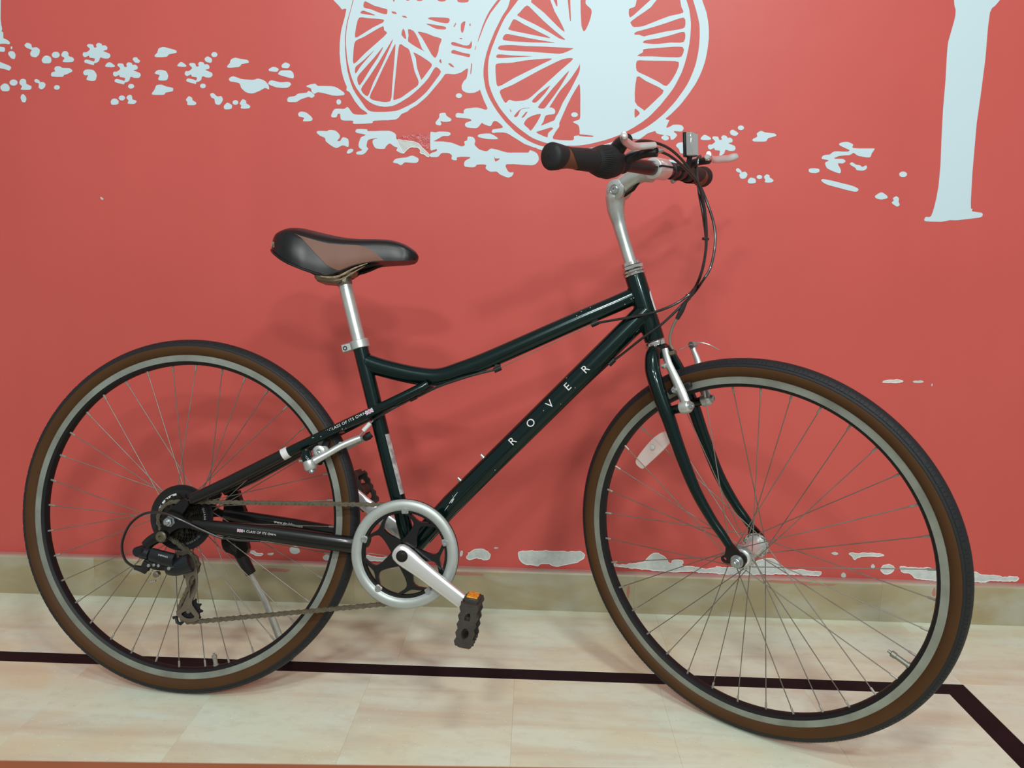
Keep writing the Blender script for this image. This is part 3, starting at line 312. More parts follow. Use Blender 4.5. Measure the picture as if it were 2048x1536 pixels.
-2960,15377 -2895,15379 -2849,15367 -2738,15322 -2642,15265 -2643,15260 -2700,15248 -2711,15238 -2711,15231 -2569,15137 -2540,15110 -2430,14983 -2319,14808 -2244,14762 -2240,14752 -2252,14715 -2253,14694 -2208,14598 -2152,14436 -2134,14356 -2106,14193 -2102,14187 -1900,14187 -1892,14181 -1887,14154 -1868,14133 -1798,14123 -1728,14124 -1660,14133 -1649,14140 -1635,14159 -1631,14186 -1621,14191 -979,14196 -993,14185 -1041,14128 -1122,14022 -1177,13942 -1223,13860 -1270,13761 -1322,13634 -1412,13359 -1421,13322 -1423,13298 -1413,13308 -1289,13627 -1240,13737 -1150,13903 -1064,14013 -917,14197 -727,14200 -717,14195 -728,14147 -762,14038 -796,13977 -864,13882 -896,13829 -1054,13515 -1164,13245 -1221,13071 -1269,12864 -1282,12757 -1285,12685 -1283,12585 -1275,12514 -1236,12320 -1212,12252 -1170,12154 -1124,12065 -1028,11914 -958,11814 -840,11669 -767,11587 -547,11383 -438,11306 -296,11217 -253,11193 -119,11133 0,11092 88,11071 207,11048 363,11026 636,11008 810,11011 991,11025 1112,11044 1314,11087 1464,11129 1643,11186 2154,11390 2342,11479 2494,11579 2622,11674 2754,11787 2850,11882 2977,12024 3050,12114 3204,12336 3269,12443 3328,12566 3383,12708 3426,12841 3450,12940 3482,13141 3493,13268 3496,13471 3485,13652 3474,13729 3442,13847 3395,13993 3304,14236 3313,14242 3375,14243 3383,14248 3274,14384 3146,14523 2963,14689 2822,14789 2646,14894 2552,14936 2459,14972 2396,14991 2312,15011 2076,15052 1945,15064 1784,15073 1617,15071 1443,15060 1327,15042 1131,15003 986,14965 812,14913 313,14724 128,14640 -110,14486 -285,14348 -425,14211 -427,14205 -420,14203 -277,14205 -263,14201 -241,14172 -243,14164 -257,14157 -243,14138 45,13928 354,13647 445,13571 506,13533 508,13540 500,13571 453,13666 390,13777 272,13964 169,14203 175,14213 137,14235 118,14257 59,14211 47,14208 -159,14206 -166,14211 -153,14228 -45,14333 41,14410 176,14506 327,14601 410,14646 656,14768 816,14827 971,14876 1287,14953 1450,14978 1562,14989 1799,14995 2032,14976 2220,14945 2390,14899 2483,14867 2551,14838 2633,14791 2822,14667 3000,14532 3080,14461 3134,14407 3273,14249 3273,14244 3266,14242 3164,14241 3156,14235 3188,14163 3235,14032 3274,13831 3287,13737 3290,13668 3289,13490 3274,13301 3236,13064 3207,12940 3173,12816 3133,12694 3024,12465 2959,12350 2889,12250 2702,12006 2511,11802 2425,11721 2326,11645 2130,11515 1954,11416 1803,11341 1639,11278 1479,11224 1154,11140 984,11112 868,11100 804,11095 566,11095 380,11110 269,11126 127,11156 9,11191 -87,11225 -157,11255 -242,11305 -435,11436 -615,11578 -696,11653 -843,11818 -915,11908 -1004,12048 -1053,12138 -1103,12250 -1150,12382 -1169,12494 -1178,12601 -1184,12708 -1182,12815 -1176,12900 -1163,12984 -1103,13182 -993,13460 -901,13668 -850,13766 -801,13848 -532,14196 -535,14202 -590,14202 -598,14206 -465,14332 -383,14397 -362,14418 -365,14427 -374,14432 -438,14448 -430,14470 -332,14546 -159,14662 -136,14674 -34,14703 40,14733 160,14819 200,14842 243,14847 342,14838 517,14866 609,14890 865,14985 1132,15065 1299,15100 1499,15128 1655,15136 1815,15124 2002,15099 2190,15061 2377,15008 2589,14930 2742,14857 2891,14773 3074,14646 3230,14511 3300,14439 3372,14356 3453,14249 3460,14245 3499,14244 3508,14241 3510,14219 3614,13977 3660,13797 3682,13662 3691,13571 3696,13428 3685,13236 3668,13095 3644,12956 3629,12900 3589,12768 3545,12650 3476,12504 3436,12435 3320,12256 3204,12095 3141,12016 3088,11957 2936,11804 2855,11737 2835,11714 2838,11705 2847,11700 2905,11687 2914,11679 2864,11553 2860,11521 2884,11521 2911,11532 2951,11551 2995,11579 3019,11588 3107,11592 3186,11583 3221,11562 3242,11530 3247,11506 3229,11463 3208,11445 3193,11441 3156,11441 3069,11450 3047,11450 3034,11444 3034,11429 3089,11394 3108,11368 3098,11341 3074,11308 3041,11275 3013,11263 2989,11260 2975,11264 2968,11273 2958,11320 2941,11344 2864,11356 2858,11355 2860,11352 2902,11338 2918,11324 2929,11297 2925,11273 2902,11256 2868,11243 2842,11242 2817,11250 2766,11281 2758,11296 2757,11309 2771,11331 2815,11359 2723,11374 2645,11396 2635,11405 2625,11433 2618,11440 2606,11442 2508,11414 2433,11382 2312,11290 2271,11265 2228,11259 2126,11269 2025,11253 1898,11226 1590,11109 1407,11048 1249,11006 1005,10959 771,10937 502,10933 358,10942 241,10954 156,10967 41,10994 -19,11012 -85,11043 -92,11038 -112,11042 -328,11117 -685,11324 -747,11350 -826,11362 -954,11360 -1026,11348 -1065,11350 -1076,11372 -1073,11395 -1052,11425 -867,11454 -823,11472 -840,11503 -862,11526 -919,11572 -979,11609 -1008,11610 -1033,11601 -1051,11589 -1059,11579 -1089,11514 -1110,11494 -1159,11500 -1248,11531 -1271,11541 -1302,11568 -1322,11548 -1368,11487 -1410,11451 -1452,11443 -1547,11446 -1633,11457 -1656,11467 -1683,11491 -1692,11516 -1684,11542 -1662,11564 -1545,11606 -1546,11623 -1557,11634 -1581,11644 -1655,11655 -1864,11670 -1890,11677 -1900,11697 -1902,11727 -1889,11758 -1857,11772 -1827,11772 -1755,11762 -1724,11765 -1718,11775 -1723,11816 -1718,11828 -1700,11851 -1663,11870 -1477,11893 -1409,11894 -1343,11882 -1266,11858 -1223,11850 -1197,11858 -1187,11869 -1188,11896 -1267,12052 -1358,12283 -1376,12266 -1421,12240 -1479,12215 -1556,12206 -1613,12205 -1675,12217 -1729,12243 -1759,12272 -1772,12321 -1771,12369 -1753,12414 -1721,12469 -1679,12504 -1663,12528 -1650,12583 -1634,12688 -1641,12735 -1675,12723 -1788,12644 -1849,12623 -1952,12602 -2068,12614 -2133,12611 -2163,12586 -2240,12479 -2480,12203 -2547,12130 -2623,12060 -2783,11929 -2942,11839 -3002,11784 -3135,11730 -3207,11642 -3267,11607 -3448,11588 -3543,11587 -3761,11573 -3790,11560 -3794,11554 -3792,11534 -3812,11519 -3983,11504 -4189,11497 -4230,11501 -4244,11510 -4248,11521 -4239,11547 -4241,11559 -4250,11565 -4299,11568 -4437,11566 -4506,11576 -4530,11614 -4536,11703 -4540,11709 -4555,11716 -4595,11706 -4610,11661 -4623,11640 -4654,11633 -4707,11632 -4730,11639 -4744,11658 -4743,11684 -4698,11778 -4660,11816 -4594,11826 -4457,11821 -4422,11833 -4387,11858 -4372,11862 -4357,11859 -4337,11842 -4268,11746 -4234,11718 -4219,11711 -4160,11702 -4019,11700 -3938,11711 -3924,11716 -3911,11731 -3943,11759 -4057,11833 -4087,11862 -4199,11995 -4310,12179 -4338,12200 -4375,12218 -4389,12232 -4376,12299 -4420,12399 -4457,12506 -4492,12650 -4519,12844 -4532,13029 -4525,13246 -4499,13448 -4480,13544 -4400,13807 -4373,13924 -4373,13956 -4378,13965 -4399,13966 -4461,13950 -4469,13952 -4524,14018 -4630,14120 -4661,14157 -4387,14164 -4326,14308 -4319,14309 -4271,14272 -4233,14263 -4222,14267 -4182,14314 -4087,14468 -3975,14594 -3848,14713 -3665,14863 -3530,14949 -3403,15018 -3329,15053 -3273,15073 -3221,15084 -3131,15094 -3079,15094 -2945,15076 -2893,15063 -2836,15042 -2769,15008 -2716,14975 -2646,14921 -2568,14849 -2514,14783 -2437,14670 -2374,14538 -2333,14428 -2273,14192 -2276,14185 -2309,14182 -2325,14176 -2329,14166 -2322,14159 -2286,14144 -2237,14137 -2179,14145 -2151,14157 -2133,14172 -2131,14181 -2137,14185 -2226,14185 -2235,14189 -2255,14321 -2296,14480 -2345,14628 -2378,14708 -2410,14771 -2511,14914 -2672,15119 -2733,15172 -2786,15191 -2876,15202 -3072,15200 -3311,15181 -3394,15161 -3532,15106 -3733,15005 -3785,14974 -3876,14906 -4031,14771 -4078,14718 -4199,14567 -4174,14618 -4122,14703 -4012,14858 -3933,14955 -3807,15053 -3651,15137 -3593,15189 -3464,15239 -3393,15321 -3343,15351 -3296,15359 -3160,15370|713,12966 709,12973 672,12984 586,12979 485,12958 355,12904 -16,12722 -610,12402 -691,12366 -847,12305 -891,12279 -906,12264 -909,12236 -907,12217 -865,12123 -831,12065 -805,12028 -774,12004 -752,12016 -724,12051 -695,12072 -661,12068 -610,12052 -537,12043 -367,12063 -278,12090 -200,12144 -108,12225 466,12741 664,12908|-2748,12403 -2746,12426 -2755,12471 -2834,12642 -2903,12933 -2933,13040 -2958,13108 -2991,13144 -3055,13175 -3138,13230 -3171,13227 -3181,13218 -3199,13149 -3224,12967 -3309,12199 -3321,12080 -3319,12038 -3314,12033 -3301,12032 -3251,12043 -3132,12090 -2805,12320 -2764,12358 -2751,12385|916,11742 902,12204 898,12225 894,12329 877,12422 868,12425 851,12413 783,12302 698,12151 611,11972 447,11583 451,11519 447,11502 369,11394 312,11291 308,11274 320,11237 329,11232 471,11214 702,11210 761,11216 786,11235 790,11241 787,11302 791,11308 809,11312 890,11323 923,11310 1046,11299 1193,11294 1228,11304 1231,11309 1228,11315 1213,11322 1052,11339 950,11345 920,11349 914,11353 914,11414 908,11464 888,11534 848,11565 789,11591 753,11614 773,11628 873,11658 900,11672 912,11706|-4201,14158 -4204,14163 -4212,14163 -4222,14151 -4267,13977 -4355,13701 -4381,13562 -4406,13378 -4406,13095 -4397,12952 -4369,12703 -4353,12619 -4306,12447 -4280,12368 -4233,12253 -4170,12148 -3950,11853 -3897,11803 -3856,11785 -3833,11778 -3741,11766 -3539,11769 -3402,11778 -3275,11794 -3206,11812 -3114,11849 -2966,11920 -2817,12005 -2714,12084 -2642,12146 -2558,12226 -2478,12323 -2276,12587 -2244,12647 -2247,12661 -2267,12699 -2313,12737 -2327,12745 -2367,12751 -2411,12699 -2505,12541 -2537,12500 -2616,12409 -2744,12285 -2858,12187 -2973,12096 -3158,11985 -3289,11920 -3343,11901 -3477,11882 -3531,11882 -3634,11894 -3711,11910 -3781,11936 -3856,11975 -3941,12034 -4054,12138 -4154,12271 -4206,12361 -4260,12491 -4303,12627 -4349,12835 -4366,12949 -4386,13208 -4384,13386 -4371,13499 -4336,13698|2967,14393 2969,14403 2964,14409 2940,14417 2911,14410 2895,14398 2888,14388 2844,14290 2818,14256 2807,14250 2741,14236 2517,14232 2389,14069 2281,13990 2100,13869 2006,13800 1963,13762 1957,13737 1995,13681 2014,13663 2043,13653 2142,13658 2247,13675 2618,13821 2812,13893 3035,13941 3100,13963 3107,13973 3107,13998 3058,14083 3023,14236 3015,14239 2804,14240 2871,14282 2916,14327|3068,12850 3066,12919 3061,12928 2980,12949 2311,12951 2185,12957 2135,12941 2118,12882 2122,12800 2138,12743 2145,12731 2197,12695 2336,12639 2624,12508 2758,12429 2811,12419 2830,12425 2883,12480 2947,12574 3011,12693 3038,12759|-3271,13135 -3270,13230 -3275,13231 -3301,13196 -3556,12708 -3722,12367 -3832,12166 -3859,12080 -3854,12068 -3818,12037 -3736,12012 -3560,11986 -3469,11984 -3399,12001 -3387,12012 -3365,12071 -3359,12108 -3347,12303|238,12963 230,12968 129,12966 -120,12945 -317,12925 -652,12868 -764,12859 -861,12858 -988,12842 -1010,12821 -1017,12789 -1014,12660 -996,12471 -979,12386 -954,12360 -943,12357 -856,12391 -599,12540 73,12872 218,12940 229,12947|-3285,14895 -3283,14941 -3292,14953 -3351,14942 -3460,14902 -3523,14863 -3789,14679 -3832,14639 -3842,14618 -3848,14588 -3842,14545 -3762,14368 -3719,14178 -3712,14170 -3374,14173 -3365,14178|1639,14851 1643,14806 1640,14795 1585,14785 1542,14780 1510,14792 1468,14797 1260,14809 1221,14804 1214,14800 1212,14793 1222,14786 1239,14781 1516,14755 1521,14746 1519,14719 1525,14647 1545,14581 1584,14552 1642,14527 1677,14506 1658,14492 1547,14458 1530,14444 1522,14418 1518,14372 1523,14234 1527,14227 1535,14224 1841,14228 1849,14234 1974,14533 1969,14593 1972,14610 2047,14711 2081,14766 2103,14815 2097,14848 2092,14858 2082,14862 1978,14877 1807,14886 1666,14880 1642,14862|-2760,14893 -2761,14912 -2799,14946 -2867,14967 -2931,14979 -3050,14995 -3138,14998 -3207,14982 -3219,14972 -3240,14916 -3246,14880 -3257,14694 -3303,14198 -3307,14180 -3327,14168 -3311,14128 -3302,14118 -3290,14133 -3282,14167 -3273,14173 -3128,14175 -3115,14183 -3051,14302 -2890,14631 -2785,14823|2758,12317 2754,12324 2653,12388 2354,12517 2204,12610 2190,12613 2156,12606 2145,12596 2123,12438 2117,12238 2129,12071 2190,11987 2324,11903 2347,11880 2440,11962 2736,12252|-3466,13452 -3463,13463 -3465,13482 -3519,13519 -3533,13594 -3544,13604 -3558,13605 -3627,13574 -3986,13373 -4128,13314 -4171,13283 -4183,13262 -4199,13216 -4214,13118 -4231,12912 -4232,12851 -4216,12802 -4209,12801 -4151,12840 -3955,13030 -3533,13384|873,12797 870,12868 858,12831 834,12787 681,12555 600,12456 457,12299 397,12215 233,11956 220,11929 222,11918 263,11918 281,11914 319,11893 340,11873 347,11847 348,11818 337,11790 320,11777 248,11766 207,11765 137,11745 113,11701 86,11602 43,11542 40,11527 60,11530 296,11627 333,11646 349,11666 359,11709 419,11806 516,12032 677,12305 842,12636 864,12695 872,12756|713,13185 713,13189 702,13192 550,13201 96,13217 -346,13225 -641,13243 -797,13241 -918,13228 -954,13202 -969,13170 -965,13160 -940,13145 -907,13134 -743,13122 -250,13107 357,13072 416,13072 492,13086 577,13118|3168,13731 3160,13817 3128,13858 3111,13861 3012,13840 2728,13740 2464,13657 2105,13558 2061,13530 2053,13514 2053,13502 2065,13493 2159,13492 2242,13465 2276,13459 2330,13476 2730,13565 3012,13612 3103,13633 3137,13646 3158,13669|-552,13880 -541,13862 -524,13851 -448,13814 -165,13690 37,13591 143,13537 388,13400 462,13375 508,13366 523,13372 519,13381 496,13402 271,13569 36,13759 -299,14062 -343,14077 -391,14047 -457,13978 -500,13926 -548,13890|3164,13186 3161,13201 3128,13248 3063,13253 2931,13251 2351,13202 2270,13187 2258,13171 2262,13145 2254,13121 2158,13069 2140,13047 2218,13038 2484,13042 2810,13028 3053,13028 3105,13041 3118,13050 3150,13111|-3524,13728 -3526,13736 -3549,13750 -3637,13761 -3873,13772 -4026,13791 -4081,13782 -4115,13729 -4149,13608 -4182,13418 -4175,13361 -4167,13358 -4125,13368 -3770,13580 -3571,13674 -3543,13690 -3529,13709|-3322,13341 -3359,13295 -3662,12816 -3884,12502 -4013,12330 -4032,12297 -4053,12251 -4051,12237 -4020,12178 -3954,12119 -3903,12105 -3864,12167 -3773,12401 -3599,12728 -3493,12943 -3394,13158 -3334,13297|-2764,13497 -2751,13469 -2669,13370 -2457,13023 -2406,12965 -2380,12952 -2367,12952 -2342,12986 -2303,13083 -2285,13200 -2241,13303 -2235,13333 -2236,13354 -2279,13376 -2398,13403 -2559,13465 -2706,13498 -2758,13501|3178,13476 3176,13514 3153,13561 3142,13565 3098,13561 3064,13555 2824,13483 2592,13425 2319,13382 2273,13363 2251,13346 2248,13332 2260,13323 2316,13314 2490,13302 2604,13307 2860,13338 3074,13337 3152,13356 3177,13421|-745,13584 -729,13565 -633,13541 64,13416 169,13400 198,13403 137,13438 -400,13682 -551,13764 -602,13785 -633,13784 -651,13765 -686,13702 -712,13643 -743,13596|2368,14579 2364,14585 2347,14581 2121,14491 2085,14473 2070,14453 2060,14412 2011,14335 1969,14234 1978,14228 2065,14229 2073,14226 2060,14145 2044,14089 2038,14079 2013,14064 1943,14044 1914,14023 1908,13968 1914,13913 1924,13879 1944,13854 1968,13865 2019,13899 2389,14233 2371,14238 2310,14232 2115,14231 2100,14239 2082,14257 2074,14281 2074,14318 2092,14345 2137,14354 2225,14361 2277,14377 2299,14420 2324,14513|-2861,13054 -2855,13029 -2809,12934 -2792,12794 -2774,12704 -2695,12494 -2688,12479 -2681,12478 -2635,12527 -2472,12741 -2447,12782 -2450,12815 -2456,12825 -2525,12879 -2683,12977 -2823,13049 -2854,13058|957,14212 948,14218 850,14216 843,14212 839,14189 851,13936 874,13689 889,13628 906,13590 920,13564 935,13551 950,13556 980,13593 1028,13699 1067,13808 1094,13942 1089,13984 1077,14015 1028,14060 987,14091 954,14127 950,14173|-2568,14743 -2595,14803 -2653,14859 -2666,14868 -2701,14880 -2717,14880 -2753,14822 -2840,14599 -3008,14283 -3057,14178 -3042,14173 -3031,14160 -3011,14150 -2983,14149 -2958,14156 -2950,14170 -2954,14182 -2946,14197 -2731,14501 -2606,14666|630,12705 629,12710 623,12708 544,12628 276,12332 -10,11976 -41,11927 -39,11916 -5,11898 51,11891 93,11895 125,11919 322,12185 444,12363 593,12618 621,12672|-868,13382 -854,13350 -846,13344 -687,13323 -233,13304 127,13302 150,13298 304,13302 265,13311 -213,13381 -738,13474 -794,13473 -808,13469 -845,13434|-3545,13168 -3571,13148 -3750,12938 -4046,12625 -4092,12575 -4113,12544 -4135,12507 -4138,12444 -4116,12361 -4092,12344 -4082,12342 -4076,12345 -4009,12431 -3832,12705 -3665,12941 -3559,13127|-4148,14222 -4139,14191 -4109,14168 -4098,14165 -3814,14168 -3804,14173 -3806,14220 -3823,14309 -3906,14527 -3913,14528 -3924,14519 -4047,14370 -4123,14273 -4144,14240|24,11758 22,11773 7,11777 -65,11766 -152,11740 -238,11700 -274,11676 -313,11634 -342,11590 -351,11563 -349,11551 -327,11521 -244,11455 -211,11417 -195,11411 -183,11415 -136,11471 -56,11591 15,11724|-2986,13499 -2973,13420 -2987,13342 -2987,13310 -2973,13281 -2897,13230 -2766,13157 -2608,13081 -2644,13111 -2672,13144 -2764,13365 -2826,13471 -2861,13512 -2922,13542 -2944,13549 -2976,13550 -2987,13542|-2486,14493 -2483,14556 -2500,14623 -2506,14635 -2517,14645 -2536,14654 -2545,14651 -2609,14569 -2780,14304 -2864,14188 -2864,14180 -2810,14177 -2779,14151 -2745,14144 -2693,14148 -2666,14158 -2656,14173 -2660,14179 -2749,14179 -2757,14183 -2526,14430|2745,14548 2743,14560 2721,14588 2639,14650 2607,14686 2591,14692 2580,14689 2519,14612 2441,14488 2395,14397 2387,14368 2388,14352 2394,14348 2422,14347 2488,14360 2557,14381 2640,14419 2674,14441 2701,14469 2734,14515|-3985,14025 -3974,13997 -3940,13984 -3795,13954 -3653,13899 -3575,13875 -3515,13862 -3472,13861 -3462,13865 -3451,13883 -3446,13927 -3451,13954 -3460,13966 -3749,14038 -3933,14126 -3952,14125 -3966,14110 -3980,14072|-2537,13780 -2527,13770 -2504,13761 -2343,13718 -2268,13701 -2148,13686 -2110,13686 -2080,13696 -2063,13716 -2051,13757 -2063,13781 -2080,13793 -2186,13805 -2461,13809 -2515,13799 -2529,13791|217,12383 216,12389 210,12390 176,12369 -43,12206 -156,12089 -181,12053 -174,12032 -155,12022 -131,12017 -95,12022 -41,12064 98,12209 176,12316|310,11458 310,11467 300,11480 251,11485 -41,11393 -55,11388 -69,11374 -30,11349 77,11304 162,11273 186,11272 195,11281 196,11323 206,11367|2467,14723 2465,14731 2393,14767 2266,14816 2221,14824 2212,14816 2212,14777 2204,14735 2121,14668 2105,14650 2104,14641 2110,14633 2122,14627 2162,14625 2432,14706|-239,13006 -206,13011 -263,13014 -625,13021 -872,13039 -957,13041 -972,13038 -996,13021 -1005,12992 -995,12976 -974,12964 -870,12964|-2015,13243 -1998,13227 -1943,13212 -1624,13150 -1596,13152 -1577,13162 -1559,13188 -1550,13236 -1555,13292 -1563,13317 -1569,13312 -1595,13260 -1616,13233 -1666,13220 -1742,13225 -1949,13289 -1980,13294 -2003,13287 -2014,13276 -2017,13262|-2014,13066 -2001,13053 -1979,13045 -1782,13007 -1648,12976 -1622,12973 -1607,12976 -1595,12987 -1586,13010 -1591,13031 -1610,13042 -1766,13069 -1954,13123 -1982,13120 -2002,13107 -2014,13090|-3754,13092 -3992,12878 -4154,12753 -4176,12726 -4188,12680 -4189,12623 -4178,12591 -4172,12592 -4139,12630 -4074,12727 -4029,12783 -3768,13069|-2583,13668 -2400,13582 -2342,13563 -2270,13555 -2188,13552 -2146,13559 -2133,13575 -2135,13595 -2150,13609 -2206,13623 -2517,13668 -2547,13671|557,14191 607,13836 622,13771 634,13750 639,13773 636,13857 611,14204 602,14214 563,14213 556,14206|-1707,13676 -1705,13723 -1708,13730 -1716,13732 -1741,13725 -1764,13711 -1791,13688 -1799,13674 -1805,13644 -1804,13546 -1792,13508 -1774,13486 -1764,13489 -1755,13501 -1735,13545|-2432,14316 -2431,14384 -2439,14410 -2443,14415 -2448,14413 -2479,14376 -2560,14258 -2622,14182 -2571,14181 -2556,14185 -2462,14258 -2442,14284|-4054,13884 -4046,13874 -4009,13864 -3910,13849 -3760,13833 -3720,13836 -3743,13850 -3841,13886 -3979,13930 -4012,13927 -4032,13917 -4052,13896|2248,11823 2247,11831 2221,11864 2178,11903 2149,11919 2138,11920 2130,11873 2134,11783 2145,11730 2153,11728 2162,11732 2228,11787|-3135,13441 -3126,13418 -3078,13365 -3050,13345 -3039,13342 -3032,13344 -3028,13363 -3032,13391 -3053,13494 -3067,13527 -3087,13557 -3095,13560 -3099,13556 -3120,13515 -3130,13482|213,14308 240,14272 281,14234 310,14219 321,14218 329,14263 327,14349 316,14400 308,14402 299,14398 234,14346 222,14330|-261,11898 -216,11901 -233,11907 -353,11902 -389,11892 -439,11868 -474,11843 -522,11796 -576,11729 -577,11713 -567,11705 -545,11700 -519,11708 -502,11721 -479,11760 -450,11828 -414,11873 -338,11891|241,14204 306,14080 316,14068 326,14065 331,14076 329,14138 318,14206 309,14211 250,14210|-279,11805 -280,11816 -291,11820 -320,11807 -390,11720 -405,11698 -406,11687 -388,11686 -359,11701 -337,11724|-1543,12819 -1543,12844 -1548,12850 -1554,12850 -1562,12836 -1567,12806 -1580,12646 -1580,12614 -1576,12603 -1560,12634 -1551,12685|-2075,12829 -2056,12803 -2010,12765 -1961,12751 -1945,12756 -1967,12788 -2025,12836 -2053,12840 -2071,12836|2801,14422 2801,14430 2794,14433 2756,14417 2696,14342 2683,14321 2683,14309 2700,14306 2721,14317 2768,14373|-3355,13909 -3343,13889 -3321,13875 -3258,13867 -3236,13874 -3237,13881 -3258,13902 -3280,13914 -3341,13922 -3353,13918|-2283,12874 -2270,12857 -2247,12840 -2230,12838 -2228,12851 -2239,12909 -2246,12923 -2259,12923 -2273,12908 -2283,12888|-3120,13824 -3102,13806 -3078,13797 -3028,13788 -3008,13793 -3016,13807 -3045,13829 -3110,13833 -3118,13830|-1912,13670 -1912,13694 -1918,13696 -1926,13690 -1964,13628 -1963,13612 -1954,13608 -1944,13613|-1830,13368 -1825,13359 -1809,13352 -1773,13354 -1766,13365 -1774,13375 -1813,13381 -1827,13376|-1614,13665 -1608,13635 -1601,13628 -1590,13627 -1585,13636 -1587,13680 -1597,13685 -1607,13684|-675,11859 -661,11817 -645,11811 -640,11813 -640,11827 -672,11876 -677,11872|-1459,13203 -1457,13215 -1461,13220 -1469,13209 -1482,13144 -1478,13126 -1469,13140|3031,14299 3044,14276 3067,14249 3068,14261 3053,14304 3036,14312 3030,14308|-2445,14184 -2397,14183 -2393,14190 -2399,14208 -2406,14213|-4364,14164 -4332,14164 -4361,14181 -4366,14176
-5450,11747 -5405,11749 -5363,11743 -5303,11725 -5222,11662 -5189,11626 -5173,11594 -5179,11566 -5202,11550 -5272,11539 -5349,11535 -5389,11539 -5394,11545 -5393,11558 -5369,11599 -5371,11614 -5395,11623 -5476,11639 -5492,11653 -5500,11674 -5502,11693 -5494,11715 -5484,11727
763,11823 808,11823 845,11805 860,11779 860,11762 847,11741 811,11722 776,11720 746,11727 721,11743 709,11765 713,11791 736,11812
-2200,11769 -2149,11771 -2136,11766 -2109,11704 -2007,11643 -1998,11626 -2001,11611 -2010,11598 -2036,11583 -2106,11572 -2183,11573 -2245,11593 -2245,11579 -2222,11532 -2233,11507 -2250,11494 -2269,11489 -2328,11504 -2343,11512 -2355,11529 -2358,11551 -2353,11569 -2281,11657 -2273,11686 -2274,11722 -2266,11748 -2259,11755 -2234,11764
4501,11593 4546,11593 4580,11575 4593,11554 4595,11543 4590,11524 4580,11512 4552,11496 4517,11494 4488,11502 4470,11514 4457,11534 4458,11560 4478,11583
-4124,11387 -4053,11389 -3928,11383 -3918,11374 -3918,11352 -3892,11344 -3743,11346 -3613,11356 -3426,11359 -3343,11337 -3305,11316 -3266,11284 -3259,11259 -3259,11200 -3222,11144 -3171,11021 -3101,10957 -3084,10934 -3076,10901 -3076,10865 -3088,10855 -3123,10862 -3201,10893 -3244,10917 -3251,10925 -3251,10945 -3232,10973 -3227,10985 -3231,10993 -3308,11016 -3374,11065 -3402,11079 -3431,11069 -3467,11040 -3497,11005 -3517,10969 -3537,10958 -3639,10955 -3689,10961 -3731,10971 -3760,11002 -3783,11042 -3799,11092 -3799,11130 -3794,11143 -3779,11159 -3685,11188 -3680,11192 -3686,11193 -3834,11174 -3899,11151 -3923,11111 -3937,11046 -3939,11007 -3927,10986 -3906,10970 -3901,10957 -3904,10944 -3929,10909 -3968,10864 -4017,10828 -4085,10819 -4166,10828 -4180,10844 -4178,10859 -4167,10878 -4143,10890 -4074,10909 -4049,10919 -4044,10926 -4050,10936 -4100,10969 -4110,10981 -4119,11001 -4125,11032 -4114,11089 -4084,11171 -4070,11198 -4054,11213 -3974,11248 -3958,11259 -3964,11265 -3999,11274 -4147,11298 -4181,11313 -4191,11332 -4183,11366 -4162,11383
4332,11500 4348,11500 4383,11487 4447,11450 4473,11429 4474,11417 4468,11402 4438,11374 4405,11367 4352,11374 4318,11388 4303,11404 4288,11430 4287,11456 4308,11488
-4794,11355 -4735,11357 -4659,11346 -4614,11317 -4577,11280 -4557,11252 -4549,11217 -4561,11180 -4607,11127 -4609,11120 -4604,11113 -4577,11110 -4546,11118 -4531,11136 -4509,11175 -4483,11198 -4461,11200 -4405,11188 -4367,11166 -4357,11147 -4347,11099 -4348,11029 -4358,10988 -4389,10989 -4450,11014 -4489,11022 -4523,11010 -4596,10971 -4633,10961 -4646,10963 -4689,10976 -4755,11011 -4847,11079 -4880,11112 -4889,11166 -4897,11180 -5020,11232 -5067,11274 -5081,11293 -5082,11306 -5065,11326 -5038,11334 -4850,11330 -4831,11334 -4811,11349
4973,11485 4999,11481 5065,11454 5282,11432 5319,11410 5326,11388 5320,11380 5271,11363 5153,11330 5132,11308 5118,11273 5097,11258 5043,11252 4887,11250 4829,11254 4803,11269 4799,11281 4803,11298 4826,11318 4877,11340 4900,11357 4903,11368 4887,11413 4889,11428 4914,11453
